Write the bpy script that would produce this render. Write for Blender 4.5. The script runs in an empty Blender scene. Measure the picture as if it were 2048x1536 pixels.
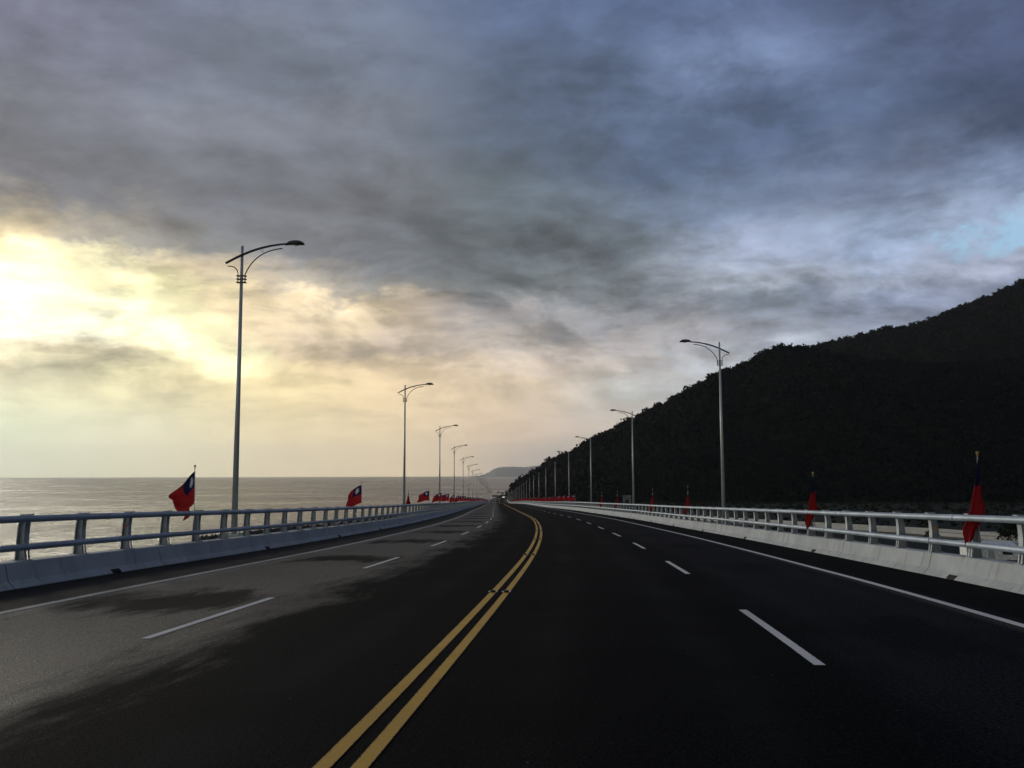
import bpy, bmesh, math, random
import numpy as np
from mathutils import Vector, Matrix

random.seed(7)
rng = np.random.default_rng(7)
scene = bpy.context.scene
COL = scene.collection
R = math.radians

# ------------------------------------------------------------------ camera
F = 1780.1
PITCH, ROLL = 5.871, -0.156
cam_d = bpy.data.cameras.new('camera')
cam = bpy.data.objects.new('camera', cam_d)
COL.objects.link(cam)
cam_d.sensor_width = 36.0
cam_d.lens = 36.0 * F / 2048.0
cam_d.clip_start = 0.05
cam_d.clip_end = 250000.0
cam.matrix_world = Matrix.Rotation(R(90 + PITCH), 4, 'X') @ Matrix.Rotation(R(ROLL), 4, 'Z')
scene.camera = cam

# ------------------------------------------------------------------ exposure
scene.view_settings.view_transform = 'Standard'
scene.view_settings.look = 'None'
scene.view_settings.exposure = 0.0
scene.view_settings.gamma = 1.0

SUN_AZ, SUN_EL = -40.0, 9.0


def lin(c):
    out = []
    for v in c:
        v = v / 255.0
        out.append(v / 12.92 if v <= 0.04045 else ((v + 0.055) / 1.055) ** 2.4)
    return out


class NT:
    """small helper round a node tree"""
    def __init__(self, nt):
        self.nt = nt
        nt.nodes.clear()

    def n(self, kind, **kw):
        nd = self.nt.nodes.new(kind)
        for k, v in kw.items():
            if k == 'ins':
                for a, b in v.items():
                    if hasattr(b, 'is_output'):
                        self.nt.links.new(b, nd.inputs[a])
                    else:
                        nd.inputs[a].default_value = b
            else:
                setattr(nd, k, v)
        return nd

    def m(self, op, a, b=None, c=None, clamp=False):
        nd = self.nt.nodes.new('ShaderNodeMath')
        nd.operation = op
        nd.use_clamp = clamp
        for i, v in enumerate((a, b, c)):
            if v is None:
                continue
            if hasattr(v, 'is_output'):
                self.nt.links.new(v, nd.inputs[i])
            else:
                nd.inputs[i].default_value = v
        return nd.outputs[0]

    def ss(self, x, a, b, to0=0.0, to1=1.0):
        nd = self.nt.nodes.new('ShaderNodeMapRange')
        nd.interpolation_type = 'SMOOTHSTEP'
        self.nt.links.new(x, nd.inputs[0])
        nd.inputs[1].default_value = a
        nd.inputs[2].default_value = b
        nd.inputs[3].default_value = to0
        nd.inputs[4].default_value = to1
        return nd.outputs[0]

    def mix(self, f, a, b, mode='MIX'):
        nd = self.nt.nodes.new('ShaderNodeMix')
        nd.data_type = 'RGBA'
        nd.blend_type = mode
        nd.clamp_factor = True
        for sock, v in ((nd.inputs[0], f), (nd.inputs[6], a), (nd.inputs[7], b)):
            if hasattr(v, 'is_output'):
                self.nt.links.new(v, sock)
            elif isinstance(v, (int, float)):
                sock.default_value = v
            else:
                sock.default_value = (v[0], v[1], v[2], 1.0)
        return nd.outputs[2]

    def noise(self, vec, scale, detail=4.0, rough=0.55, dist=0.0):
        nd = self.nt.nodes.new('ShaderNodeTexNoise')
        if vec is not None:
            self.nt.links.new(vec, nd.inputs['Vector'])
        nd.inputs['Scale'].default_value = scale
        nd.inputs['Detail'].default_value = detail
        nd.inputs['Roughness'].default_value = rough
        nd.inputs['Distortion'].default_value = dist
        return nd.outputs['Fac']

    def link(self, a, b):
        self.nt.links.new(a, b)


# ------------------------------------------------------------------ world: sunset sky under a cloud deck
SKY_ROWS = [  # elevation (deg), [(azimuth deg, sRGB)]
    (-2.0, [(-45, (205, 205, 175)), (-30, (195, 198, 172)), (-16, (212, 196, 162)), (-8, (215, 192, 158)), (-3, (200, 180, 152)), (1, (150, 142, 135)), (8, (150, 148, 145)), (30, (130, 138, 150)), (60, (90, 98, 115))]),
    (0.6, [(-45, (212, 212, 178)), (-30, (200, 208, 180)), (-16, (216, 202, 165)), (-8, (222, 200, 162)), (-4, (214, 192, 158)), (0, (178, 164, 150)), (3, (165, 158, 150)), (30, (140, 148, 160)), (60, (90, 98, 115))]),
    (2.9, [(-45, (220, 222, 182)), (-30, (212, 222, 190)), (-23, (226, 222, 188)), (-16, (228, 212, 168)), (-8, (228, 205, 165)), (0, (214, 190, 165)), (4, (200, 185, 170)), (30, (150, 158, 172)), (60, (90, 98, 118))]),
    (5.2, [(-45, (235, 228, 185)), (-30, (210, 212, 178)), (-23, (245, 234, 185)), (-16, (240, 220, 168)), (-8, (234, 209, 168)), (0, (216, 196, 170)), (8, (185, 186, 184)), (30, (150, 158, 175)), (60, (90, 98, 118))]),
    (7.0, [(-45, (255, 245, 200)), (-30, (228, 218, 180)), (-24, (208, 198, 165)), (-18, (255, 248, 195)), (-15, (250, 226, 176)), (-8, (218, 195, 160)), (0, (212, 194, 174)), (8, (188, 181, 176)), (14, (172, 180, 190)), (30, (140, 148, 165)), (60, (88, 96, 116))]),
    (8.6, [(-45, (255, 252, 215)), (-30, (255, 255, 236)), (-20, (255, 252, 200)), (-16, (228, 206, 170)), (-8, (196, 179, 160)), (0, (192, 180, 168)), (8, (170, 165, 166)), (16, (135, 140, 152)), (30, (130, 138, 155)), (60, (85, 92, 112))]),
    (10.8, [(-45, (255, 248, 205)), (-30, (255, 255, 222)), (-23, (255, 248, 192)), (-16, (236, 214, 172)), (-9, (206, 188, 160)), (-3, (165, 155, 150)), (3, (148, 148, 152)), (10, (138, 142, 150)), (16, (126, 136, 150)), (23, (132, 142, 166)), (35, (140, 148, 170)), (60, (85, 92, 112))]),
    (12.2, [(-45, (250, 232, 185)), (-30, (255, 250, 200)), (-25, (255, 246, 198)), (-21, (212, 194, 160)), (-15, (180, 168, 150)), (-8, (138, 137, 135)), (0, (105, 112, 116)), (8, (116, 123, 130)), (16, (152, 160, 174)), (23, (152, 162, 182)), (31, (168, 176, 198)), (60, (88, 96, 118))]),
    (13.9, [(-45, (180, 165, 142)), (-30, (205, 188, 152)), (-26, (162, 155, 144)), (-20, (132, 133, 134)), (-10, (116, 119, 126)), (0, (97, 105, 111)), (8, (110, 120, 130)), (16, (140, 150, 172)), (23, (128, 143, 168)), (27.5, (150, 164, 190)), (31, (152, 166, 192)), (36, (120, 138, 165)), (60, (84, 92, 110))]),
    (17.2, [(-45, (116, 118, 126)), (-28, (117, 119, 127)), (-16, (118, 121, 130)), (-8, (110, 113, 119)), (0, (98, 109, 118)), (8, (104, 117, 135)), (16, (110, 125, 152)), (23, (112, 124, 150)), (32, (128, 145, 176)), (60, (80, 88, 112))]),
    (20.6, [(-50, (116, 118, 130)), (-28, (118, 121, 132)), (-16, (121, 125, 136)), (-8, (117, 123, 135)), (-1, (92, 103, 118)), (8, (88, 104, 131)), (16, (90, 107, 138)), (24, (82, 97, 126)), (33, (72, 83, 112)), (60, (78, 86, 104))]),
    (25.0, [(-50, (120, 124, 146)), (-29, (126, 129, 149)), (-16, (116, 124, 139)), (-8, (114, 124, 143)), (0, (90, 103, 126)), (8, (90, 106, 134)), (16, (105, 121, 153)), (23, (90, 104, 136)), (33, (76, 87, 118)), (60, (78, 86, 104))]),
    (29.5, [(-50, (108, 114, 138)), (-30, (114, 120, 143)), (-16, (117, 125, 146)), (-8, (110, 121, 144)), (0, (94, 109, 141)), (8, (84, 100, 132)), (16, (96, 112, 148)), (23, (86, 100, 138)), (33, (90, 103, 142)), (60, (78, 88, 104))]),
    (45.0, [(-60, (98, 104, 116)), (60, (84, 92, 106))]),
]
world = bpy.data.worlds.new("World")
scene.world = world
world.use_nodes = True
W = NT(world.node_tree)
tc = W.n('ShaderNodeTexCoord')
nrm = W.n('ShaderNodeVectorMath', operation='NORMALIZE', ins={0: tc.outputs['Generated']})
sep = W.n('ShaderNodeSeparateXYZ', ins={0: nrm.outputs[0]})
dx, dy, dz = sep.outputs
# clouds lie on a flat deck: project the view direction on it (perspective of the deck)
den = W.m('ADD', W.m('MAXIMUM', dz, 0.0), 0.11)
px = W.m('DIVIDE', dx, den)
py = W.m('DIVIDE', dy, den)
deck = W.n('ShaderNodeCombineXYZ', ins={0: px, 1: py, 2: 0.0}).outputs[0]
mp = W.n('ShaderNodeMapping', ins={0: deck})
mp.inputs['Rotation'].default_value = (0, 0, R(-28))
mp.inputs['Scale'].default_value = (0.75, 1.25, 1.0)
dk = mp.outputs[0]
nA = W.noise(dk, 1.9, 9.0, 0.62, 0.4)
mp2 = W.n('ShaderNodeMapping', ins={0: dk})
mp2.inputs['Location'].default_value = (7.3, 2.1, 3.0)
nB = W.noise(mp2.outputs[0], 3.6, 9.0, 0.62, 0.3)
# billow noise on the direction itself for the cloud edges
mp3 = W.n('ShaderNodeMapping', ins={0: nrm.outputs[0]})
mp3.inputs['Scale'].default_value = (1.0, 1.0, 1.7)
nC = W.noise(mp3.outputs[0], 7.5, 10.0, 0.66, 0.15)
nE = W.noise(mp3.outputs[0], 17.0, 8.0, 0.62, 0.3)
mp4 = W.n('ShaderNodeMapping', ins={0: nrm.outputs[0]})
mp4.inputs['Scale'].default_value = (1.0, 1.0, 2.2)
mp4.inputs['Location'].default_value = (3.0, 5.0, 1.0)
nD = W.noise(mp4.outputs[0], 5.5, 10.0, 0.64, 0.2)
az0 = W.m('MULTIPLY', W.m('ARCTAN2', dx, dy), 57.29578)
el0 = W.m('MULTIPLY', W.m('ARCSINE', dz), 57.29578)
amp = W.ss(el0, 0.5, 9.0, 0.05, 1.0)
waz = W.m('ADD', W.m('MULTIPLY', W.m('SUBTRACT', nC, 0.5), 15.0), W.m('MULTIPLY', W.m('SUBTRACT', nB, 0.5), 5.0))
wel = W.m('ADD', W.m('MULTIPLY', W.m('SUBTRACT', nD, 0.5), 8.5), W.m('MULTIPLY', W.m('SUBTRACT', nE, 0.5), 2.5))
az = W.m('ADD', az0, W.m('MULTIPLY', waz, amp))
el = W.m('ADD', el0, W.m('MULTIPLY', wel, amp))
azf = W.m('ADD', W.m('DIVIDE', az, 140.0), 0.5, clamp=True)


def ramp_row(stops):
    nd = world.node_tree.nodes.new('ShaderNodeValToRGB')
    world.node_tree.links.new(azf, nd.inputs[0])
    cr = nd.color_ramp
    cr.interpolation = 'LINEAR'
    pts = [(a / 140.0 + 0.5, lin(c)) for a, c in stops]
    cr.elements[0].position = pts[0][0]
    cr.elements[0].color = (*pts[0][1], 1)
    cr.elements[1].position = pts[-1][0]
    cr.elements[1].color = (*pts[-1][1], 1)
    for pos, c in pts[1:-1]:
        e = cr.elements.new(pos)
        e.color = (*c, 1)
    return nd.outputs[0]


cur = None
prev = None
for e, stops in SKY_ROWS:
    rc = ramp_row(stops)
    cur = rc if cur is None else W.mix(W.ss(el, prev, e), cur, rc)
    prev = e
# light and dark wisps of the deck
det = W.m('ADD', W.m('MULTIPLY', W.m('SUBTRACT', nA, 0.5), 0.75), W.m('MULTIPLY', W.m('SUBTRACT', nC, 0.5), 0.9))
det = W.m('ADD', det, W.m('MULTIPLY', W.m('SUBTRACT', nB, 0.5), 0.45))
puff = W.m('SUBTRACT', W.ss(nE, 0.40, 0.64), 0.45)
det = W.m('ADD', det, W.m('MULTIPLY', puff, W.ss(az0, -10.0, 10.0, 0.07, 0.22)))
# relief: the side of every billow that looks at the low sun is lighter
def billow(off):
    q = W.n('ShaderNodeMapping', ins={0: nrm.outputs[0]})
    q.inputs['Scale'].default_value = (1.0, 1.0, 2.3)
    q.inputs['Location'].default_value = off
    return W.noise(q.outputs[0], 6.5, 11.0, 0.57, 0.35)
rel = W.m('SUBTRACT', billow((0.0, 0.0, 0.0)), billow((0.016, 0.004, 0.022)))
rel = W.m('MAXIMUM', W.m('MINIMUM', W.m('MULTIPLY', rel, 3.4), 0.28), -0.24)
rel = W.m('MULTIPLY', rel, W.ss(el0, 10.0, 20.0, 0.85, 0.30))
det = W.m('ADD', det, rel)
det = W.m('MULTIPLY', det, W.ss(el0, 1.0, 9.0, 0.10, 1.0))
# individual masses of the deck: (azimuth, elevation, half width, half height, tilt, gain)
BLOBS = [(17.5, 24.6, 3.6, 1.7, -8, 0.55), (23.3, 21.4, 2.6, 1.1, 0, 0.45), (9.5, 23.0, 5.0, 2.0, 20, 0.15), (20.5, 18.5, 3.0, 0.9, 10, 0.3),
         (17.3, 14.4, 3.6, 1.2, -6, 0.5), (24.0, 13.6, 2.2, 0.9, -10, 0.35), (13.5, 17.0, 4.5, 1.0, -12, 0.2), (30.0, 19.5, 7.0, 2.6, 6, -0.16),
         (-13.1, 11.7, 1.1, 0.5, -8, 0.5), (-11.8, 10.6, 1.0, 0.3, -8, 0.5), (-19.2, 7.0, 2.6, 1.0, -25, 0.55), (-28.7, 13.5, 2.6, 1.3, 10, 0.45),
         (-8.5, 7.9, 7.5, 0.7, 2, -0.26), (-26.5, 6.3, 4.8, 0.9, -4, -0.36), (-18.0, 11.0, 3.6, 0.6, -12, -0.22), (-22.0, 4.2, 6.0, 0.5, 10, -0.12),
         (-3.0, 15.6, 8.5, 0.7, -13, -0.24), (-4.0, 17.2, 8.0, 0.7, -13, 0.09), (-2.0, 12.9, 9.0, 1.1, -9, -0.14), (-20.0, 19.0, 9.0, 2.0, -6, -0.06), (-19.5, 21.5, 3.5, 1.5, 0, 0.16),
         (-5.5, 23.5, 5.0, 2.5, 20, 0.08), (-11.0, 5.6, 0.7, 0.25, 0, -0.22), (8.0, 9.6, 10.0, 0.8, 0, -0.10), (4.5, 8.2, 4.5, 1.0, 0, 0.10)]
baz = W.m('ADD', az0, W.m('MULTIPLY', W.m('SUBTRACT', nC, 0.5), 9.0))
bel = W.m('ADD', el0, W.m('MULTIPLY', W.m('SUBTRACT', nD, 0.5), 4.5))
for (ba, be, bw, bh, bt, bg) in BLOBS:
    ua = W.m('SUBTRACT', baz, ba)
    ue = W.m('SUBTRACT', bel, be)
    ct, st_ = math.cos(R(bt)), math.sin(R(bt))
    xx = W.m('DIVIDE', W.m('ADD', W.m('MULTIPLY', ua, ct), W.m('MULTIPLY', ue, st_)), bw)
    yy = W.m('DIVIDE', W.m('SUBTRACT', W.m('MULTIPLY', ue, ct), W.m('MULTIPLY', ua, st_)), bh)
    q2 = W.m('ADD', W.m('MULTIPLY', xx, xx), W.m('MULTIPLY', yy, yy))
    det = W.m('ADD', det, W.m('MULTIPLY', W.m('EXPONENT', W.m('MULTIPLY', q2, -0.8)), bg))
gain = W.m('MULTIPLY', W.m('MAXIMUM', W.m('ADD', 1.0, det), 0.45), W.m('MULTIPLY', W.ss(el0, 0.3, 5.5, 1.40, 1.17), W.ss(el0, 11.0, 19.0, 1.0, 0.87)))
gcol = W.n('ShaderNodeCombineXYZ', ins={0: gain, 1: gain, 2: gain}).outputs[0]
clouds = W.mix(1.0, cur, gcol, 'MULTIPLY')
# glow of the hidden sun: real brightness beyond white
sd = (math.sin(R(SUN_AZ)) * math.cos(R(SUN_EL)), math.cos(R(SUN_AZ)) * math.cos(R(SUN_EL)), math.sin(R(SUN_EL)))
gx = W.m('DIVIDE', W.m('ADD', baz, 34.0), 12.5)      # the thin spot in the clouds in front of the sun
gy = W.m('DIVIDE', W.m('SUBTRACT', bel, 8.6), 3.6)
hx = W.m('SUBTRACT', az0, 29.9)      # the small gap of clear sky over the mountain shoulder
hy = W.m('ADD', W.m('SUBTRACT', el0, 14.0), W.m('MULTIPLY', hx, -0.13))
hx = W.m('DIVIDE', hx, 5.6)
hy = W.m('DIVIDE', hy, 1.9)
hq = W.m('ADD', W.m('MULTIPLY', hx, hx), W.m('MULTIPLY', hy, hy))
hq = W.m('ADD', hq, W.m('ADD', W.m('MULTIPLY', W.m('SUBTRACT', nC, 0.5), 5.0), W.m('MULTIPLY', W.m('SUBTRACT', nE, 0.5), 2.2)))
clouds = W.mix(W.ss(hq, 1.2, 0.5, 0.0, 0.92), clouds, lin((166, 206, 236)))
glow = W.m('EXPONENT', W.m('MULTIPLY', W.m('ADD', W.m('MULTIPLY', gx, gx), W.m('MULTIPLY', gy, gy)), -1.0))
glow = W.m('MULTIPLY', glow, W.m('ADD', W.m('ADD', W.m('MULTIPLY', W.ss(nD, 0.42, 0.60), 0.40), W.m('MULTIPLY', W.ss(nC, 0.40, 0.60), 0.34)), 0.02))
gl = W.n('ShaderNodeVectorMath', operation='SCALE', ins={0: (1.0, 0.87, 0.60)})
W.link(glow, gl.inputs['Scale'])
clouds = W.mix(1.0, clouds, gl.outputs[0], 'ADD')
sky = W.n('ShaderNodeTexSky')
sky.sky_type = 'NISHITA'
sky.sun_disc = False
sky.sun_elevation = R(SUN_EL)
sky.sun_rotation = R(SUN_AZ)
bg1 = W.n('ShaderNodeBackground', ins={0: sky.outputs[0], 1: 0.05})
bg2 = W.n('ShaderNodeBackground', ins={0: clouds, 1: 1.0})
# the cloud deck hides all but a trace of the clear sky behind it
mxs = W.n('ShaderNodeMixShader', ins={0: 0.97})
W.link(bg1.outputs[0], mxs.inputs[1])
W.link(bg2.outputs[0], mxs.inputs[2])
out = W.n('ShaderNodeOutputWorld')
W.link(mxs.outputs[0], out.inputs[0])

# ------------------------------------------------------------------ sun, veiled by cloud
sl = bpy.data.lights.new('sun', 'SUN')
sl.energy = 1.4
sl.angle = R(14)
sl.color = (1.0, 0.92, 0.80)
so = bpy.data.objects.new('sun', sl)
COL.objects.link(so)
so.rotation_euler = Vector(sd).to_track_quat('Z', 'Y').to_euler()

# ------------------------------------------------------------------ materials
MAT = {}


def pmat(name, base, rough=0.7, metal=0.0, var=0.12, vscale=3.0, bump=0.0, bscale=40.0, spec=0.5, var_col=None):
    m = bpy.data.materials.new(name)
    m.use_nodes = True
    t = NT(m.node_tree)
    c = t.n('ShaderNodeTexCoord').outputs['Object']
    b = t.n('ShaderNodeBsdfPrincipled')
    f = t.noise(c, vscale, 5.0, 0.6)
    dark = var_col or [v * (1 - var * 2) for v in base]
    lite = [min(1, v * (1 + var)) for v in base]
    t.link(t.mix(t.ss(f, 0.35, 0.65), dark, lite), b.inputs['Base Color'])
    b.inputs['Roughness'].default_value = rough
    b.inputs['Metallic'].default_value = metal
    b.inputs['Specular IOR Level'].default_value = spec
    if bump:
        bp = t.n('ShaderNodeBump', ins={'Height': t.noise(c, bscale, 4.0, 0.6), 'Strength': bump, 'Distance': 0.02})
        t.link(bp.outputs[0], b.inputs['Normal'])
    o = t.n('ShaderNodeOutputMaterial')
    t.link(b.outputs[0], o.inputs[0])
    MAT[name] = m
    return m


pmat('galvanised_pole', (0.50, 0.53, 0.55), 0.45, 0.2, 0.06, 1.5)
pmat('dark_arm_paint', (0.045, 0.050, 0.058), 0.45, 0.2, 0.1)
pmat('lamp_housing', (0.05, 0.055, 0.065), 0.5, 0.1, 0.1)
pmat('lamp_glass', (0.25, 0.27, 0.28), 0.25, 0.0, 0.05)
pmat('rail_paint', (0.33, 0.40, 0.49), 0.5, 0.25, 0.10, 1.2, 0.12, 60)
pmat('post_paint', (0.34, 0.38, 0.41), 0.55, 0.15, 0.16, 4.0, 0.15, 50)
pmat('joint_filler', (0.03, 0.032, 0.035), 0.9)
pmat('dark_opening', (0.012, 0.012, 0.013), 0.95)
pmat('asphalt_drip', (0.03, 0.03, 0.03), 0.9)
pmat('red_reflector', (0.30, 0.03, 0.02), 0.3)
pmat('orange_reflector', (0.62, 0.25, 0.02), 0.3)
pmat('stud_rubber', (0.012, 0.012, 0.012), 0.6)
pmat('stud_glass', (0.75, 0.77, 0.75), 0.15)
pmat('flag_pole_paint', (0.55, 0.57, 0.58), 0.35, 0.4)
pmat('brass', (0.55, 0.38, 0.12), 0.3, 0.9)
pmat('sign_back', (0.03, 0.035, 0.035), 0.7)
pmat('white_wall', (0.72, 0.74, 0.76), 0.7)
pmat('blue_grey_wall', (0.36, 0.42, 0.47), 0.6)
pmat('grey_concrete', (0.19, 0.19, 0.185), 0.85, 0, 0.2, 1.0)
pmat('bark', (0.05, 0.035, 0.025), 0.9, 0, 0.2, 6)
pmat('rock', (0.045, 0.045, 0.045), 0.8, 0, 0.3, 0.6)
pmat('truck_paint', (0.10, 0.11, 0.09), 0.4)
pmat('tyre', (0.01, 0.01, 0.01), 0.8)
pmat('window_glass', (0.02, 0.025, 0.03), 0.1)
pmat('pale_promenade', (0.30, 0.31, 0.31), 0.6, 0, 0.1, 0.2)


def emat(name, col, s):
    m = bpy.data.materials.new(name)
    m.use_nodes = True
    t = NT(m.node_tree)
    e = t.n('ShaderNodeEmission', ins={0: (*col, 1), 1: s})
    o = t.n('ShaderNodeOutputMaterial')
    t.link(e.outputs[0], o.inputs[0])
    MAT[name] = m


emat('headlight_lit', (1.0, 0.95, 0.8), 7.0)


def concrete():
    m = bpy.data.materials.new('barrier_concrete')
    m.use_nodes = True
    t = NT(m.node_tree)
    c = t.n('ShaderNodeTexCoord').outputs['Object']
    b = t.n('ShaderNodeBsdfPrincipled')
    f1 = t.noise(c, 0.9, 6, 0.65)
    mpn = t.n('ShaderNodeMapping', ins={0: c})
    mpn.inputs['Scale'].default_value = (1, 1, 0.12)
    f2 = t.noise(mpn.outputs[0], 5.0, 5, 0.6)      # streaks that run down the face
    f3 = t.noise(c, 55.0, 3, 0.6)
    f4 = t.noise(c, 240.0, 2, 0.5)
    col = t.mix(t.ss(f1, 0.3, 0.7), (0.34, 0.38, 0.415), (0.47, 0.515, 0.56))
    col = t.mix(t.ss(f2, 0.52, 0.72, 0, 0.5), col, (0.19, 0.19, 0.18))
    col = t.mix(t.ss(f1, 0.62, 0.72, 0, 0.35), col, (0.36, 0.32, 0.24))
    col = t.mix(t.ss(f3, 0.62, 0.75, 0, 0.35), col, (0.18, 0.18, 0.175))
    col = t.mix(t.ss(f4, 0.35, 0.7, 0, 0.25), col, (0.24, 0.24, 0.24))
    t.link(col, b.inputs['Base Color'])
    b.inputs['Roughness'].default_value = 0.85
    bp = t.n('ShaderNodeBump', ins={'Height': f3, 'Strength': 0.25, 'Distance': 0.01})
    t.link(bp.outputs[0], b.inputs['Normal'])
    o = t.n('ShaderNodeOutputMaterial')
    t.link(b.outputs[0], o.inputs[0])
    MAT['barrier_concrete'] = m


concrete()


def asphalt():
    m = bpy.data.materials.new('asphalt')
    m.use_nodes = True
    t = NT(m.node_tree)
    uv = t.n('ShaderNodeUVMap', uv_map='rd').outputs[0]     # x = metres along the road, y = metres across it
    s_, d_, _z = t.n('ShaderNodeSeparateXYZ', ins={0: uv}).outputs
    b = t.n('ShaderNodeBsdfPrincipled')
    mpl = t.n('ShaderNodeMapping', ins={0: uv})
    mpl.inputs['Scale'].default_value = (0.22, 1.0, 1.0)
    streak = t.noise(mpl.outputs[0], 1.6, 9, 0.70, 0.3)
    mp1 = t.n('ShaderNodeMapping', ins={0: uv})
    mp1.inputs['Scale'].default_value = (1.0, 0.45, 1.0)
    broad = t.noise(mp1.outputs[0], 0.35, 6, 0.6, 0.3)
    grain = t.noise(uv, 95.0, 3, 0.75)
    vor = t.n('ShaderNodeTexVoronoi', ins={'Vector': uv, 'Scale': 62.0})
    agg = t.m('SUBTRACT', 1.0, t.m('MULTIPLY', vor.outputs['Distance'], 1.5), clamp=True)
    # older sea-side outer lane, sky sheen painted into its paler colour, irregular edge
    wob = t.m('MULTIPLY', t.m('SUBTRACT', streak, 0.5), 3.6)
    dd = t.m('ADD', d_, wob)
    worn_sheen = t.ss(dd, -2.1, -3.5)
    # dark patches that come back beside every lane dash
    ph = t.m('SUBTRACT', t.m('FRACT', t.m('DIVIDE', t.m('SUBTRACT', s_, 8.1), 10.0)), 0.5)   # 0 at s = 13.1, 23.1 ...
    ex = t.m('DIVIDE', t.m('MULTIPLY', ph, 10.0), 1.45)
    ey = t.m('DIVIDE', t.m('ADD', d_, 4.75), 1.25)
    rr = t.m('SQRT', t.m('ADD', t.m('MULTIPLY', ex, ex), t.m('MULTIPLY', ey, ey)))
    rr = t.m('ADD', rr, t.m('MULTIPLY', t.m('SUBTRACT', streak, 0.5), 4.2))
    patch = t.ss(rr, 1.45, 0.55)
    # the same, fainter, on the mountain side
    ph2 = t.m('SUBTRACT', t.m('FRACT', t.m('DIVIDE', t.m('SUBTRACT', s_, 5.4), 10.0)), 0.5)
    ex2 = t.m('DIVIDE', t.m('MULTIPLY', ph2, 10.0), 1.5)
    ey2 = t.m('DIVIDE', t.m('SUBTRACT', d_, 4.9), 1.2)
    r2 = t.m('SQRT', t.m('ADD', t.m('MULTIPLY', ex2, ex2), t.m('MULTIPLY', ey2, ey2)))
    r2 = t.m('ADD', r2, t.m('MULTIPLY', t.m('SUBTRACT', streak, 0.5), 3.0))
    patch2 = t.m('MULTIPLY', t.ss(r2, 1.2, 0.7), 0.6)
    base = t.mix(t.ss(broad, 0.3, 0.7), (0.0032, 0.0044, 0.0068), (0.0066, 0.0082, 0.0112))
    worn_sheen_col = t.mix(t.ss(broad, 0.3, 0.7), (0.029, 0.0265, 0.024), (0.052, 0.047, 0.042))
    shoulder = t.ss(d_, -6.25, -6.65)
    worn_sheen = t.m('MULTIPLY', worn_sheen, t.m('SUBTRACT', 1.0, t.m('MULTIPLY', shoulder, 0.62)))
    worn_sheen = t.m('MULTIPLY', worn_sheen, t.m('SUBTRACT', 1.0, t.m('MULTIPLY', patch, 0.92)))
    base = t.mix(worn_sheen, base, worn_sheen_col)
    rl = t.m('MULTIPLY', t.ss(t.m('ADD', d_, t.m('MULTIPLY', wob, 0.6)), 3.2, 4.6), t.ss(d_, 6.9, 6.6))
    rl = t.m('MULTIPLY', rl, t.m('SUBTRACT', 1.0, patch2))
    base = t.mix(t.m('MULTIPLY', rl, 0.75), base, (0.019, 0.020, 0.030))
    # bead dust beside the edge lines
    du = t.m('ABSOLUTE', t.m('ADD', d_, 6.15))
    dust = t.ss(t.m('ADD', du, t.m('MULTIPLY', t.m('SUBTRACT', grain, 0.5), 0.3)), 0.34, 0.02, 0.0, 0.5)
    du2 = t.m('ABSOLUTE', t.m('SUBTRACT', d_, 6.4))
    dust2 = t.ss(t.m('ADD', du2, t.m('MULTIPLY', t.m('SUBTRACT', grain, 0.5), 0.2)), 0.2, 0.02, 0.0, 0.3)
    base = t.mix(t.m('MAXIMUM', dust, dust2), base, (0.17, 0.165, 0.155))
    # aggregate
    gr2 = t.noise(uv, 30.0, 2, 0.6)
    k = t.m('ADD', t.m('MULTIPLY', t.ss(grain, 0.38, 0.62), 0.9), t.m('MULTIPLY', agg, 0.35))
    k = t.m('MULTIPLY', t.m('ADD', k, 0.25), t.ss(gr2, 0.40, 0.62, 0.30, 1.9))
    kc = t.n('ShaderNodeCombineXYZ', ins={0: k, 1: k, 2: k}).outputs[0]
    base = t.mix(0.85, base, t.mix(1.0, base, kc, 'MULTIPLY'))
    # faint polished wheel tracks and a drip line in each lane
    tr_ = None
    for c_ in (-5.65, -4.1, -2.6, -1.05, 1.0, 2.55, 4.2, 5.75):
        q_ = t.m('DIVIDE', t.m('ADD', t.m('SUBTRACT', d_, c_), t.m('MULTIPLY', t.m('SUBTRACT', streak, 0.5), 0.5)), 0.30)
        e_ = t.m('EXPONENT', t.m('MULTIPLY', t.m('MULTIPLY', q_, q_), -1.0))
        tr_ = e_ if tr_ is None else t.m('ADD', tr_, e_)
    base = t.mix(t.m('MULTIPLY', tr_, t.ss(broad, 0.4, 0.6, 0.10, 0.28)), base, (0.030, 0.031, 0.034))
    # loose pale aggregate grains on the paler sea-side lane
    v3 = t.n('ShaderNodeTexVoronoi', ins={'Vector': uv, 'Scale': 42.0})
    cellv = t.n('ShaderNodeSeparateXYZ', ins={0: v3.outputs['Color']}).outputs[0]
    gr_ = t.m('MULTIPLY', t.ss(cellv, 0.72, 0.95), t.ss(v3.outputs['Distance'], 0.6, 0.3))
    base = t.mix(t.m('MULTIPLY', gr_, t.m('ADD', t.m('MULTIPLY', worn_sheen, 0.65), 0.05)), base, (0.20, 0.185, 0.165))
    gd_ = t.ss(cellv, 0.32, 0.10)
    base = t.mix(t.m('MULTIPLY', gd_, t.m('MULTIPLY', worn_sheen, 0.8)), base, (0.010, 0.010, 0.010))
    # pale chips here and there
    v2 = t.n('ShaderNodeTexVoronoi', ins={'Vector': uv, 'Scale': 2.6})
    chip = t.ss(v2.outputs['Distance'], 0.03, 0.015, 0.0, 0.8)
    base = t.mix(chip, base, (0.20, 0.20, 0.19))
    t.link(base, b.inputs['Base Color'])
    ro = t.m('SUBTRACT', 0.88, t.m('MULTIPLY', worn_sheen, 0.22))
    t.link(ro, b.inputs['Roughness'])
    sp = t.m('ADD', 0.02, t.m('MULTIPLY', worn_sheen, 0.34))
    t.link(sp, b.inputs['Specular IOR Level'])
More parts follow.
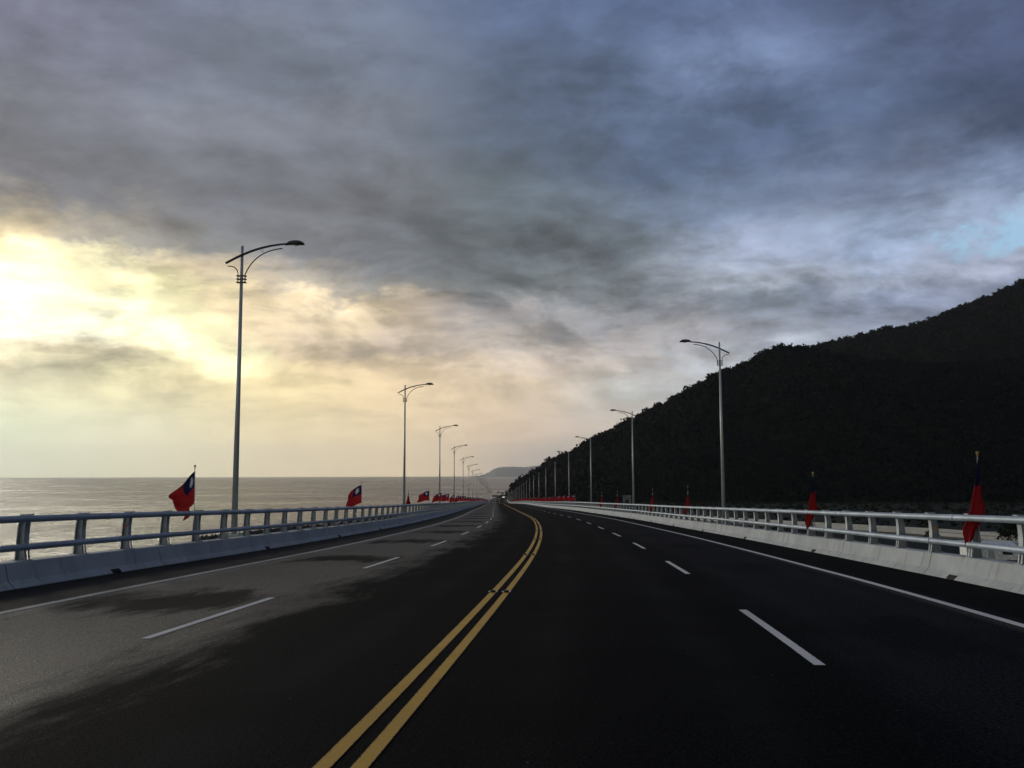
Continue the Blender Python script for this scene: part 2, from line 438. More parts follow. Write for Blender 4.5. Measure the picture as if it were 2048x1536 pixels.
    hh = t.m('ADD', t.m('MULTIPLY', grain, 0.6), t.m('MULTIPLY', agg, 0.6))
    bp = t.n('ShaderNodeBump', ins={'Height': hh, 'Strength': 0.9, 'Distance': 0.02})
    t.link(bp.outputs[0], b.inputs['Normal'])
    o = t.n('ShaderNodeOutputMaterial')
    t.link(b.outputs[0], o.inputs[0])
    MAT['asphalt'] = m


asphalt()


def paint(name, col, col2, wear=0.55):
    m = bpy.data.materials.new(name)
    m.use_nodes = True
    t = NT(m.node_tree)
    c = t.n('ShaderNodeTexCoord').outputs['Object']
    b = t.n('ShaderNodeBsdfPrincipled')
    f = t.noise(c, 2.2, 6, 0.65)
    g = t.noise(c, 90.0, 4, 0.75)
    cc = t.mix(t.ss(f, 0.3, 0.7), col, col2)
    cc = t.mix(t.ss(g, 0.58, 0.72, 0, wear), cc, (0.04, 0.038, 0.035))
    v = t.noise(c, 14.0, 5, 0.7)
    _u, vv_, _w = t.n('ShaderNodeSeparateXYZ', ins={0: t.n('ShaderNodeUVMap', uv_map='rd').outputs[0]}).outputs
    ed = t.m('ABSOLUTE', t.m('SUBTRACT', vv_, 0.5))
    ed = t.m('ADD', ed, t.m('MULTIPLY', t.m('SUBTRACT', t.noise(c, 34.0, 4, 0.75), 0.5), 0.38))
    cc = t.mix(t.ss(ed, 0.43, 0.50), cc, (0.02, 0.021, 0.023))
    cc = t.mix(t.ss(t.noise(c, 0.55, 4, 0.6), 0.5, 0.68, 0, 0.35), cc, [x * 0.55 for x in col])
    cc = t.mix(t.ss(v, 0.6, 0.74, 0, wear * 0.7), cc, [x * 0.45 for x in col])
    t.link(cc, b.inputs['Base Color'])
    b.inputs['Roughness'].default_value = 0.7
    b.inputs['Specular IOR Level'].default_value = 0.3
    bp = t.n('ShaderNodeBump', ins={'Height': g, 'Strength': 0.4, 'Distance': 0.004})
    t.link(bp.outputs[0], b.inputs['Normal'])
    o = t.n('ShaderNodeOutputMaterial')
    t.link(b.outputs[0], o.inputs[0])
    MAT[name] = m


paint('yellow_paint', (0.60, 0.335, 0.035), (0.70, 0.42, 0.06), 0.42)
paint('white_paint', (0.62, 0.63, 0.64), (0.74, 0.75, 0.76), 0.5)
paint('old_white_paint', (0.42, 0.42, 0.41), (0.56, 0.56, 0.55), 0.75)


def flagmat():
    """red flag, blue canton, white sun with twelve rays; woven cloth lets light through"""
    m = bpy.data.materials.new('flag_cloth')
    m.use_nodes = True
    t = NT(m.node_tree)
    uv = t.n('ShaderNodeUVMap', uv_map='fl').outputs[0]
    u, v, _ = t.n('ShaderNodeSeparateXYZ', ins={0: uv}).outputs     # u 0..1 along the fly, v 0..1 from foot to head
    canton = t.m('MULTIPLY', t.m('LESS_THAN', u, 0.5), t.m('GREATER_THAN', v, 0.5))
    x = t.m('MULTIPLY', t.m('SUBTRACT', u, 0.25), 3.0)
    y = t.m('MULTIPLY', t.m('SUBTRACT', v, 0.75), 2.0)
    r = t.m('SQRT', t.m('ADD', t.m('MULTIPLY', x, x), t.m('MULTIPLY', y, y)))
    th = t.m('ARCTAN2', x, y)
    w = t.m('ABSOLUTE', t.m('SUBTRACT', t.m('FRACT', t.m('ADD', t.m('DIVIDE', th, math.pi / 6), 0.5)), 0.5))
    ray_r = t.m('SUBTRACT', 0.375, t.m('MULTIPLY', w, 0.36))
    ray = t.m('MULTIPLY', t.m('LESS_THAN', r, ray_r), t.m('GREATER_THAN', r, 0.215))
    disc = t.m('LESS_THAN', r, 0.1875)
    sun = t.m('MULTIPLY', t.m('MAXIMUM', ray, disc), canton)
    col = t.mix(canton, (0.29, 0.016, 0.020), (0.008, 0.014, 0.058))
    col = t.mix(sun, col, (0.55, 0.57, 0.62))
    b = t.n('ShaderNodeBsdfPrincipled', ins={'Base Color': col, 'Roughness': 0.75})
    b.inputs['Specular IOR Level'].default_value = 0.2
    tr = t.n('ShaderNodeBsdfTranslucent', ins={'Color': col})
    mx = t.n('ShaderNodeMixShader', ins={0: 0.38})
    t.link(b.outputs[0], mx.inputs[1])
    t.link(tr.outputs[0], mx.inputs[2])
    o = t.n('ShaderNodeOutputMaterial')
    t.link(mx.outputs[0], o.inputs[0])
    MAT['flag_cloth'] = m


flagmat()


def seamat():
    m = bpy.data.materials.new('sea_water')
    m.use_nodes = True
    t = NT(m.node_tree)
    c = t.n('ShaderNodeTexCoord').outputs['Object']
    mpn = t.n('ShaderNodeMapping', ins={0: c})
    mpn.inputs['Rotation'].default_value = (0, 0, R(24))
    mpn.inputs['Scale'].default_value = (0.65, 1.0, 1.0)
    n1 = t.noise(mpn.outputs[0], 0.085, 6, 0.62, 0.5)
    n2 = t.noise(mpn.outputs[0], 0.42, 6, 0.65, 0.3)
    n3 = t.noise(mpn.outputs[0], 0.006, 4, 0.6, 0.4)
    h = t.m('ADD', t.m('MULTIPLY', n1, 7.5), t.m('MULTIPLY', n2, 2.0))
    bp = t.n('ShaderNodeBump', ins={'Height': h, 'Strength': 1.0, 'Distance': 1.0})
    b = t.n('ShaderNodeBsdfPrincipled', ins={'Normal': bp.outputs[0]})
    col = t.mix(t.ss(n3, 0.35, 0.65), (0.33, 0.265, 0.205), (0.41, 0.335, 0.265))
    t.link(col, b.inputs['Base Color'])
    t.link(t.ss(n3, 0.3, 0.7, 0.22, 0.36), b.inputs['Roughness'])
    b.inputs['IOR'].default_value = 1.333
    o = t.n('ShaderNodeOutputMaterial')
    t.link(b.outputs[0], o.inputs[0])
    MAT['sea_water'] = m


seamat()


def foliage(name, c1, c2, scale):
    m = bpy.data.materials.new(name)
    m.use_nodes = True
    t = NT(m.node_tree)
    c = t.n('ShaderNodeTexCoord').outputs['Object']
    f = t.noise(c, scale, 5, 0.7)
    g = t.noise(c, scale * 9, 3, 0.6)
    b = t.n('ShaderNodeBsdfPrincipled')
    cc = t.mix(t.ss(f, 0.35, 0.65), c1, c2)
    cc = t.mix(t.ss(g, 0.5, 0.8, 0, 0.6), cc, [x * 0.4 for x in c1])
    t.link(cc, b.inputs['Base Color'])
    b.inputs['Roughness'].default_value = 0.85
    b.inputs['Specular IOR Level'].default_value = 0.08
    o = t.n('ShaderNodeOutputMaterial')
    t.link(b.outputs[0], o.inputs[0])
    MAT[name] = m


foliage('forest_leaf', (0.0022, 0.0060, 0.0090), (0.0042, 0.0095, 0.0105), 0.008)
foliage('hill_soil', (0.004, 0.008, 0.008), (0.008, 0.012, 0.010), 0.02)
foliage('leaf', (0.008, 0.017, 0.010), (0.018, 0.030, 0.016), 0.6)
foliage('valley_ground', (0.005, 0.009, 0.008), (0.011, 0.016, 0.015), 0.012)
foliage('far_land_hazed', (0.30, 0.30, 0.295), (0.34, 0.335, 0.325), 0.001)  # base colour paled to stand in for haze over the headland
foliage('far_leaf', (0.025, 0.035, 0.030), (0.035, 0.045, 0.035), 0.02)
pmat('lower_asphalt', (0.045, 0.048, 0.055), 0.8, 0, 0.15, 0.2)
pmat('surf', (0.72, 0.74, 0.76), 0.6, 0, 0.1, 0.1)

# ------------------------------------------------------------------ object helpers


def link(o, parent=None):
    COL.objects.link(o)
    if parent is not None:
        o.parent = parent
    return o


def mesh_obj(name, verts, faces, mat, parent=None, smooth=False, uv=None, uvname='rd'):
    me = bpy.data.meshes.new(name)
    me.from_pydata([tuple(v) for v in verts], [], faces)
    if uv is not None:
        l = me.uv_layers.new(name=uvname)
        for lp in me.loops:
            l.data[lp.index].uv = uv[lp.vertex_index]
    if isinstance(mat, str):
        mat = MAT[mat]
    me.materials.append(mat)
    if smooth:
        me.polygons.foreach_set('use_smooth', [True] * len(me.polygons))
    me.update()
    return link(bpy.data.objects.new(name, me), parent)


def tag(o, label=None, cat=None, group=None, kind=None):
    if label:
        o['label'] = label
    if cat:
        o['category'] = cat
    if group:
        o['group'] = group
    if kind:
        o['kind'] = kind
    return o


def empty(name, loc=(0, 0, 0), rz=0.0):
    o = bpy.data.objects.new(name, None)
    o.empty_display_size = 0.2
    COL.objects.link(o)
    o.location = loc
    o.rotation_euler = (0, 0, rz)
    return o


class MB:
    def __init__(self):
        self.v = []
        self.f = []

    def box(self, x0, x1, y0, y1, z0, z1):
        b = len(self.v)
        self.v += [(x0, y0, z0), (x1, y0, z0), (x1, y1, z0), (x0, y1, z0), (x0, y0, z1), (x1, y0, z1), (x1, y1, z1), (x0, y1, z1)]
        self.f += [tuple(b + i for i in q) for q in ((0, 3, 2, 1), (4, 5, 6, 7), (0, 1, 5, 4), (1, 2, 6, 5), (2, 3, 7, 6), (3, 0, 4, 7))]

    def tube(self, pts, rad, n=10, caps=True, flat=1.0):
        pts = [Vector(p) for p in pts]
        if not hasattr(rad, '__len__'):
            rad = [rad] * len(pts)
        b = len(self.v)
        up0 = None
        for i, p in enumerate(pts):
            a = pts[max(0, i - 1)]
            c = pts[min(len(pts) - 1, i + 1)]
            t = (c - a).normalized()
            ref = Vector((0, 0, 1)) if abs(t.z) < 0.95 else Vector((0, 1, 0))
            if up0 is not None:
                ref = up0
            sx = t.cross(ref).normalized()
            up = sx.cross(t).normalized()
            up0 = up
            for k in range(n):
                an = 2 * math.pi * k / n
                self.v.append(tuple(p + sx * math.cos(an) * rad[i] + up * math.sin(an) * rad[i] * flat))
        for i in range(len(pts) - 1):
            for k in range(n):
                k2 = (k + 1) % n
                self.f.append((b + i * n + k, b + i * n + k2, b + (i + 1) * n + k2, b + (i + 1) * n + k))
        if caps:
            self.f.append(tuple(b + k for k in reversed(range(n))))
            e = b + (len(pts) - 1) * n
            self.f.append(tuple(e + k for k in range(n)))

    def ball(self, c, r, nu=10, nv=6, sz=1.0):
        b = len(self.v)
        for j in range(nv + 1):
            ph = math.pi * j / nv
            for i in range(nu):
                th = 2 * math.pi * i / nu
                self.v.append((c[0] + r * math.sin(ph) * math.cos(th), c[1] + r * math.sin(ph) * math.sin(th), c[2] + r * sz * math.cos(ph)))
        for j in range(nv):
            for i in range(nu):
                i2 = (i + 1) % nu
                self.f.append((b + j * nu + i, b + (j + 1) * nu + i, b + (j + 1) * nu + i2, b + j * nu + i2))

    def build(self, name, mat, parent=None, smooth=False):
        return mesh_obj(name, self.v, self.f, mat, parent, smooth)


def copy_obj(o, parent=None):
    c = o.copy()
    COL.objects.link(c)
    c.parent = parent
    return c


ORD = ['nearest', 'second', 'third', 'fourth', 'fifth', 'sixth', 'seventh', 'eighth', 'ninth', 'tenth', 'eleventh', 'twelfth', 'thirteenth',
       'fourteenth', 'fifteenth', 'sixteenth', 'seventeenth', 'eighteenth', 'nineteenth', 'twentieth']
ORD += ['twenty-' + w for w in ['first'] + ORD[1:9]] + ['thirtieth'] + ['thirty-' + w for w in ['first'] + ORD[1:9]] + ['fortieth'] \
    + ['forty-' + w for w in ['first'] + ORD[1:9]] + ['fiftieth'] + ['fifty-' + w for w in ['first'] + ORD[1:9]] + ['sixtieth'] \
    + ['sixty-' + w for w in ['first'] + ORD[1:9]] + ['seventieth']

# ------------------------------------------------------------------ the line of the road (plan, profile, crossfall)
KN = [-15.0, 5.0, 20.0, 35.0, 50.0, 65.0, 80.0, 100.0, 120.0, 150.0, 180.0, 220.0, 270.0, 340.0, 430.0, 550.0, 700.0, 800.0, 925.0, 960.0, 1500.0, 2600.0]
CU = [-1.9316, -1.7417, -1.7241, -1.4393, -0.9852, -1.4226, -0.9917, -0.0073, 0.2007, -0.0267, -0.0109, -0.0372, 0.0404, 0.0031, -0.0168, 0.0, 0.0, 0, 0, 1.6, 1.6, 0]
GR = [-0.799, -1.9444, -3.0962, -2.8379, -2.7701, -2.4724, -2.7743, -2.6864, -2.6197, -2.8034, -2.9201, -2.6598, -2.5373, -2.7671, -3.0078, -3.1, -3.0, -1.9, -0.7, 0.0, 0, 0]
EF = [0.6969, 0.254, -0.2066, -0.3549, -0.5946, -0.7218, -0.6259, -0.2934, 0.0369, -0.1113, -0.3792, -0.5, -0.5, -0.5, -0.5, -0.5, -0.5, -0.5, 0, 0, 0, 0]
SS = np.arange(-15, 1500, 0.5)
k_ = np.interp(SS, KN, CU) * 1e-3
g_ = np.interp(SS, KN, GR) * 1e-2
e_ = np.interp(SS, KN, EF) * 1e-2
i0 = int(np.searchsorted(SS, 0))
psi_ = np.cumsum(k_) * 0.5
psi_ = psi_ - psi_[i0] + R(5.773)
x_ = np.cumsum(np.sin(psi_)) * 0.5
x_ = x_ - x_[i0] - 1.487
y_ = np.cumsum(np.cos(psi_)) * 0.5
y_ = y_ - y_[i0]
z_ = np.cumsum(g_) * 0.5
z_ = z_ - z_[i0] - 1.557


def P(s, d, h=0.0):
    ps = float(np.interp(s, SS, psi_))
    return (float(np.interp(s, SS, x_)) + math.cos(ps) * d, float(np.interp(s, SS, y_)) - math.sin(ps) * d,
            float(np.interp(s, SS, z_)) + float(np.interp(s, SS, e_)) * d + h)


def heading(s):
    return -float(np.interp(s, SS, psi_))


def srange(a, b, near=1.0, far=6.0):
    out = [a]
    while out[-1] < b:
        st = near if out[-1] < 160 else far
        out.append(min(b, out[-1] + st))
    return out


def sweep(prof, ss, close=False):
    """prof: (d, h) pairs swept along the road"""
    v = []
    n = len(prof)
    for s in ss:
        for d, h in prof:
            v.append(P(s, d, h))
    f = []
    m = n if close else n - 1
    for i in range(len(ss) - 1):
        for k in range(m):
            k2 = (k + 1) % n
            f.append((i * n + k, i * n + k2, (i + 1) * n + k2, (i + 1) * n + k))
    if close:
        f.append(tuple(range(n - 1, -1, -1)))
        b = (len(ss) - 1) * n
        f.append(tuple(b + k for k in range(n)))
    return v, f


FL, FR = -8.109, 8.256
dYC, dDL, dDR, dEL, dER = 0.108, -3.395, 3.486, -6.366, 6.516
S0, S1 = -12.0, 1480.0
HW = 0.427

# road surface
ss = srange(S0, 1480, 1.0, 8.0)
prof = [(FL - 0.05, 0), (-6.4, 0), (-3.4, 0), (0, 0), (3.4, 0), (6.4, 0), (FR + 0.05, 0)]
v, f = sweep(prof, ss)
uv = [(s, d) for s in ss for d, h in prof]
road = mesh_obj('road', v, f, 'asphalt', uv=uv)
tag(road, 'dark asphalt carriageway curving left then running straight down to the coast', None, None, 'structure')
deckss = srange(S0, 900, 4.0, 12.0)
v, f = sweep([(FL - 0.55, -0.12), (FR + 0.55, -0.12), (FR + 0.5, -0.6), (5.0, -0.9), (4.0, -2.6), (-4.0, -2.6), (-5.0, -0.9), (FL - 0.5, -0.6)], deckss, True)
deckb = mesh_obj('bridge_deck', v, f, 'grey_concrete')
tag(deckb, 'concrete deck that carries the road', None, None, 'structure')


def strip(name, d, w, s0, s1, mat, h=0.004, near=1.0):
    v, f = sweep([(d - w / 2, h), (d + w / 2, h)], srange(s0, s1, near, 6.0))
    return mesh_obj(name, v, f, mat, road, uv=[(i, i % 2) for i in range(len(v))])


for sgn in (-1, 1):
    strip('yellow_centre_line', sgn * dYC, 0.105, S0, 1470, 'yellow_paint')
strip('edge_line', dEL, 0.15, S0, 1470, 'old_white_paint')
strip('edge_line', dER, 0.15, S0, 1470, 'white_paint')
for d, ph in ((dDL, 9.64), (dDR, 8.62)):
    for i in range(0, 18):
        strip('lane_dash', d, 0.11, ph + 10 * i, ph + 10 * i + 4.0, 'white_paint')
    mbv, mbf = [], []
    for i in range(18, 110):
        v, f = sweep([(d - 0.055, 0.004), (d + 0.055, 0.004)], [ph + 10 * i, ph + 10 * i + 4])
        o = len(mbv)
        mbv += v
        mbf += [tuple(o + q for q in fc) for fc in f]
    tag(mesh_obj('lane_dash', mbv, mbf, 'white_paint', road), kind='stuff')

# ------------------------------------------------------------------ bridge parapets
mb = MB()
# steel post, local axes: x across the road (positive = towards the traffic), y along it, z up from the deck
prof_f = [(0.095, 0.44), (0.080, 0.55), (0.064, 0.70), (0.060, 0.85), (0.066, 1.0), (0.080, 1.12), (0.090, 1.215)]
prof_b = [(-0.10, 0.44), (-0.092, 0.55), (-0.085, 0.70), (-0.078, 0.85), (-0.066, 1.0), (-0.048, 1.12), (-0.032, 1.215)]


def post_mesh(name, lod=0):
    m = MB()
    hw_ = 0.075

    def plate(pr, off, th, y0, y1, skip=None):
        for i in range(len(pr) - 1):
            (a, za), (b_, zb) = pr[i], pr[i + 1]
            if skip and i in skip:
                ys = ((y0, y0 + 0.038), (y1 - 0.038, y1))
            else:
                ys = ((y0, y1),)
            for ya, yb in ys:
                bb = len(m.v)
                for (px_, pz) in ((a, za), (b_, zb)):
                    m.v += [(px_ + off, ya, pz), (px_ + off, yb, pz), (px_ + off + th, yb, pz), (px_ + off + th, ya, pz)]
                m.f += [tuple(bb + q for q in fc) for fc in ((0, 1, 5, 4), (1, 2, 6, 5), (2, 3, 7, 6), (3, 0, 4, 7), (0, 3, 2, 1), (4, 5, 6, 7))]
    if lod == 0:
        plate(prof_f, -0.012, 0.012, -hw_, hw_, skip=(0, 1))
        plate(prof_b, 0.0, 0.012, -hw_, hw_)
    for i in range(len(prof_f) - 1):
        w2 = 0.007 if lod == 0 else hw_
        bb = len(m.v)
        g = 0.0125 if lod == 0 else 0.0
        for q in (i, i + 1):
            xa, za = prof_b[q]
            xb, _z2 = prof_f[q]
            m.v += [(xa + g, -w2, za), (xa + g, w2, za), (xb - g, w2, za), (xb - g, -w2, za)]
        m.f += [tuple(bb + q for q in fc) for fc in ((0, 1, 5, 4), (1, 2, 6, 5), (2, 3, 7, 6), (3, 0, 4, 7))]
    if lod == 0:
        m.box(-0.155, 0.135, -0.105, 0.105, HW + 0.001, 0.4395)     # base plate
        m.box(-0.04, 0.13, -0.085, 0.085, 1.2155, 1.232)           # cap
    return m


me_post = None
PSP = 1.85
rails = []
for side, FD, s_post, nm, wl in ((-1, FL, 15.265, 'sea', 'left'), (1, FR, 15.546, 'mountain', 'right')):
    par = empty('bridge_parapet', P(20, FD))
    par.location = (0, 0, 0)
    tag(par, ('blue-grey shaded concrete parapet with two pipe rails on the sea side of the road' if side < 0 else
              'paler concrete parapet with two pipe rails on the mountain side of the road'), 'parapet')
    o_ = side     # outward
    # toe, face, chamfer, top, back
    pr = [(FD, 0.0), (FD, 0.018), (FD + o_ * 0.115, 0.125), (FD + o_ * 0.185, HW - 0.02), (FD + o_ * 0.205, HW), (FD + o_ * 0.50, HW), (FD + o_ * 0.52, HW - 0.02), (FD + o_ * 0.52, -0.62), (FD + o_ * 0.02, -0.119)]
    core = [(FD + o_ * 0.14, 0.003), (FD + o_ * 0.215, HW - 0.03), (FD + o_ * 0.49, HW - 0.03), (FD + o_ * 0.49, -0.5), (FD + o_ * 0.14, -0.11)]
    joints = [20.15, 23.35, 27.75] if side < 0 else [19.0]
    js = []
    if side < 0:
        js = [-8.0, -2.3, 3.4, 9.0, 14.55, 20.15, 23.35, 27.75]
        while js[-1] < 935:
            js.append(js[-1] + 5.9)
    else:
        js = [-9.5, -3.8, 1.9, 7.6, 13.3, 19.0]
        while js[-1] < 935:
            js.append(js[-1] + 5.72)
    v, f = sweep(core, srange(js[0] + 0.1, js[-1] - 0.1, 2.0, 12.0), True)
    mesh_obj('joint_core', v, f, 'joint_filler', par)
    rest_v, rest_f = [], []
    for i in range(len(js) - 1):
        a, b = js[i] + 0.016, js[i + 1] - 0.016
        n = 5 if a < 60 else 3
        v, f = sweep(pr, [a + (b - a) * q / (n - 1) for q in range(n)], True)
        if i < 60:
            mesh_obj('wall_panel', v, f, 'barrier_concrete', par)
        else:
            o = len(rest_v)
            rest_v += v
            rest_f += [tuple(o + q for q in fc) for fc in f]
    tag(mesh_obj('wall_panel', rest_v, rest_f, 'barrier_concrete', par), kind='stuff')
    # pipe rails, carried on the traffic side of the posts
    rd = FD + o_ * 0.20
    for (h, r_, nmr) in ((1.152, 0.062, 'upper_rail'), (0.668, 0.058, 'lower_rail')):
        m = MB()
        sr = srange(js[0], 938, 2.0, 12.0)
        m.tube([P(s, rd, h) for s in sr], r_, 14)
        m.build(nmr, 'rail_paint', par, True)
        for k in range(14):      # sleeve joints of the pipe
            s = 3.0 + k * 7.4 + (1.2 if nmr == 'lower_rail' else 0)
            ms = MB()
            ms.tube([P(s, rd, h), P(s + 0.16, rd, h)], r_ + 0.004, 14)
            ms.build('rail_sleeve', 'rail_paint', par, True)
    pd = FD + o_ * 0.345
    if me_post is None:
        me_post = post_mesh('post').build('post', 'post_paint', par)
        me_post_data = me_post.data
        bpy.data.objects.remove(me_post)
        mref = MB()
        mref.tube([(0.0625, -0.0, 0.93), (0.069, 0.0, 0.93)], 0.036, 16)
        tmp = mref.build('reflector', 'red_reflector')
        me_refl = tmp.data
        bpy.data.objects.remove(tmp)
        mro = me_refl.copy()
        mro.materials.clear()
        mro.materials.append(MAT['orange_reflector'])
    # reflectors sit on the left face web of the posts, looking at the traffic
    base_i = -8
    cnt = 0
    stuff = MB()
    far = post_mesh('post', 1)
    for i in range(base_i, 498):
        s = s_post + i * PSP
        if s < -11:
            continue
        x, y, z = P(s, pd)
        hz = heading(s)
        if s > 560:
            pass
        if cnt < 100:
            po = bpy.data.objects.new('post', me_post_data)
            link(po, par)
            po.location = (x, y, z)
            po.rotation_euler = (0, 0, hz + (math.pi if side > 0 else 0))
            cnt += 1
            if (i % 5) == 2:
                rf = MB()
                rf.tube([(0.0, -0.0, 0), (0.0, -0.008, 0)], 0.036, 16)
                ro = rf.build('reflector', 'red_reflector' if side < 0 else 'orange_reflector', po)
                if side < 0:
                    ro.location = (0.0, -0.0765, 0.93)
                    ro.scale = (0.9, 1, 0.9)
                else:
                    ro.location = (0.0, 0.0765, 0.93)
                    ro.rotation_euler = (0, 0, math.pi)
        else:
            c, sn = math.cos(hz + (math.pi if side > 0 else 0)), math.sin(hz + (math.pi if side > 0 else 0))
            o = len(stuff.v)
            stuff.v += [(x + a * c - b * sn, y + a * sn + b * c, z + q) for a, b, q in far.v]
            stuff.f += [tuple(o + q for q in fc) for fc in far.f]
    tag(stuff.build('post', 'post_paint', par), kind='stuff')
    # drain openings in the toe
    for k in range(0, 22):
        s = (17.95 if side < 0 else 17.7) + 9.38 * (k - 1)
        a, b = s - 0.17, s + 0.17
        v = []
        for q in (a, b):
            v += [P(q, FD - o_ * 0.004, 0.002), P(q, FD - o_ * 0.004, 0.025), P(q, FD + o_ * 0.050, 0.082), P(q, FD + o_ * 0.09, 0.082), P(q, FD + o_ * 0.09, 0.002)]
        f = [(0, 1, 6, 5), (1, 2, 7, 6), (2, 3, 8, 7), (3, 4, 9, 8), (0, 4, 3, 2, 1), (5, 6, 7, 8, 9)]
        mesh_obj('drain_opening', v, f, 'dark_opening', par)
    # hand holes for the lamp cables
    hh = [26.1, 61.3, 96.4, 131.5] if side < 0 else [43.75, 51.3, 78.1, 113.2, 148.3]
    for s in hh:
        v = []
        for q in (s - 0.075, s + 0.075):
            for d_, h_ in ((0.128, 0.15), (0.1835, 0.375), (0.21, 0.375), (0.21, 0.15)):
                v.append(P(q, FD + o_ * (d_ - 0.006), h_))
        f = [(0, 1, 5, 4), (1, 2, 6, 5), (3, 0, 4, 7), (0, 3, 2, 1), (4, 5, 6, 7)]
        mesh_obj('cable_hatch', v, f, 'joint_filler', par)

# ------------------------------------------------------------------ street lamps


def arc(p0, p1, p2, n=14):
    p0, p1, p2 = Vector(p0), Vector(p1), Vector(p2)
    return [tuple((1 - t) ** 2 * p0 + 2 * t * (1 - t) * p1 + t * t * p2) for t in [i / n for i in range(n + 1)]]


LH = 9.52


def lamp_parts(root):
    """local x points over the road"""
    m = MB()
    m.tube([(0, 0, 0.42), (0, 0, LH)], [0.098, 0.043], 16)
    m.build('pole', 'galvanised_pole', root, True)
    m = MB()
    m.box(-0.30, 0.30, -0.30, 0.30, -0.75, HW - 0.006)
    m.box(0.30, 0.56, -0.24, 0.24, -0.6, HW - 0.012)
    m.build('pedestal', 'barrier_concrete', root)
    m = MB()
    m.box(-0.17, 0.17, -0.17, 0.17, HW - 0.005, HW + 0.03)
    for a in (-1, 1):
        for b in (-1, 1):
            m.tube([(0.125 * a, 0.125 * b, HW + 0.03), (0.125 * a, 0.125 * b, HW + 0.12)], 0.018, 8)
    m.build('base_plate', 'galvanised_pole', root)
    m = MB()
    main = [(-0.50, 0.0, LH - 0.56), (-0.25, 0, LH - 0.43), (0.0, 0, LH - 0.31), (0.3, 0, LH - 0.19), (0.62, 0, LH - 0.09), (0.95, 0, LH - 0.02), (1.25, 0, LH + 0.02), (1.48, 0, LH + 0.035)]
    m.tube([(p[0], -0.055, p[2]) for p in main], [0.038, 0.038, 0.038, 0.037, 0.035, 0.033, 0.03, 0.026], 10)
    m.build('main_arm', 'dark_arm_paint', root, True)
    m = MB()
    col = 0.115
    m.tube([(col, 0, LH - 1.20), (col, 0, LH - 0.92)] + arc((col, 0, LH - 0.92), (0.42, 0, LH - 0.16), (1.30, 0, LH - 0.10), 14)[1:], 0.019, 8)
    m.build('support_arm', 'dark_arm_paint', root, True)
    m = MB()
    m.tube([(-col, 0, LH - 1.20), (-col, 0, LH - 0.90)] + arc((-col, 0, LH - 0.90), (-0.15, 0, LH - 0.63), (-0.46, 0, LH - 0.645), 10)[1:], 0.016, 8)
    m.build('support_arm', 'dark_arm_paint', root, True)
    m = MB()
    pts = [(0.66 + 0.045 * math.cos(2 * math.pi * i / 14), -0.02, LH - 0.165 + 0.05 * math.sin(2 * math.pi * i / 14)) for i in range(15)]
    m.tube(pts, 0.006, 6, False)
    m.build('ring_ornament', 'dark_arm_paint', root, True)
    for q in (0.97, 1.075, 1.18):
        m = MB()
        m.box(-0.150, 0.150, -0.075, -0.060, LH - q - 0.013, LH - q + 0.013)
        m.box(-0.150, 0.150, 0.060, 0.075, LH - q - 0.013, LH - q + 0.013)
        m.box(-0.150, -0.135, -0.06, 0.06, LH - q - 0.013, LH - q + 0.013)
        m.box(0.135, 0.150, -0.06, 0.06, LH - q - 0.013, LH - q + 0.013)
        m.build('collar', 'dark_arm_paint', root)
    # head: cobra-head lantern
    m = MB()
    st = [(1.40, 0.03, 0.025, 0.045), (1.45, 0.07, 0.055, 0.075), (1.52, 0.11, 0.085, 0.095), (1.68, 0.135, 0.105, 0.100), (1.85, 0.135, 0.100, 0.095), (1.96, 0.105, 0.065, 0.075), (2.0, 0.05, 0.03, 0.055)]
    n = 12
    b = 0
    for (x, wy, hz, zc) in st:
        for k in range(n):
            an = 2 * math.pi * k / n
            zz = math.sin(an)
            m.v.append((x, wy * math.cos(an), LH + zc - 0.045 + (hz * zz if zz > 0 else hz * 0.42 * zz)))
    for i in range(len(st) - 1):
        for k in range(n):
            k2 = (k + 1) % n
            m.f.append((i * n + k, i * n + k2, (i + 1) * n + k2, (i + 1) * n + k))
    m.f.append(tuple(range(n)))
    m.f.append(tuple((len(st) - 1) * n + k for k in reversed(range(n))))
    hd = m.build('lamp_head', 'lamp_housing', root, True)
    m = MB()
    m.ball((1.74, 0, LH + 0.012), 0.10, 12, 6, 0.25)
    m.build('lens', 'lamp_glass', hd, True)


def lamp_simple():
    m = MB()
    m.tube([(0, 0, -0.5), (0, 0, LH)], [0.10, 0.043], 8)
    m.tube([(-0.5, 0, LH - 0.56), (0, 0, LH - 0.31), (0.62, 0, LH - 0.09), (1.48, 0, LH + 0.035)], 0.042, 6)
    m.tube([(0.11, 0, LH - 1.2), (0.115, 0, LH - 0.9), (0.4, 0, LH - 0.42), (0.8, 0, LH - 0.2), (1.3, 0, LH - 0.10)], 0.02, 5)
    m.tube([(-0.11, 0, LH - 1.2), (-0.115, 0, LH - 0.9), (-0.46, 0, LH - 0.645)], 0.018, 5)
    m.box(-0.15, 0.15, -0.06, 0.06, LH - 1.2, LH - 0.95)
    m.tube([(1.42, 0, LH + 0.02), (1.55, 0, LH + 0.05), (1.9, 0, LH + 0.05), (2.0, 0, LH + 0.02)], [0.04, 0.11, 0.10, 0.04], 8, True, 0.7)
    o = m.build('street_lamp', 'galvanised_pole')
    me = o.data
    me.materials.append(MAT['dark_arm_paint'])
    for p in me.polygons:
        c = p.center
        if abs(c.x) > 0.06 or (c.z > LH - 1.3 and abs(c.x) > 0.03):
            p.material_index = 1
    bpy.data.objects.remove(o)
    return me


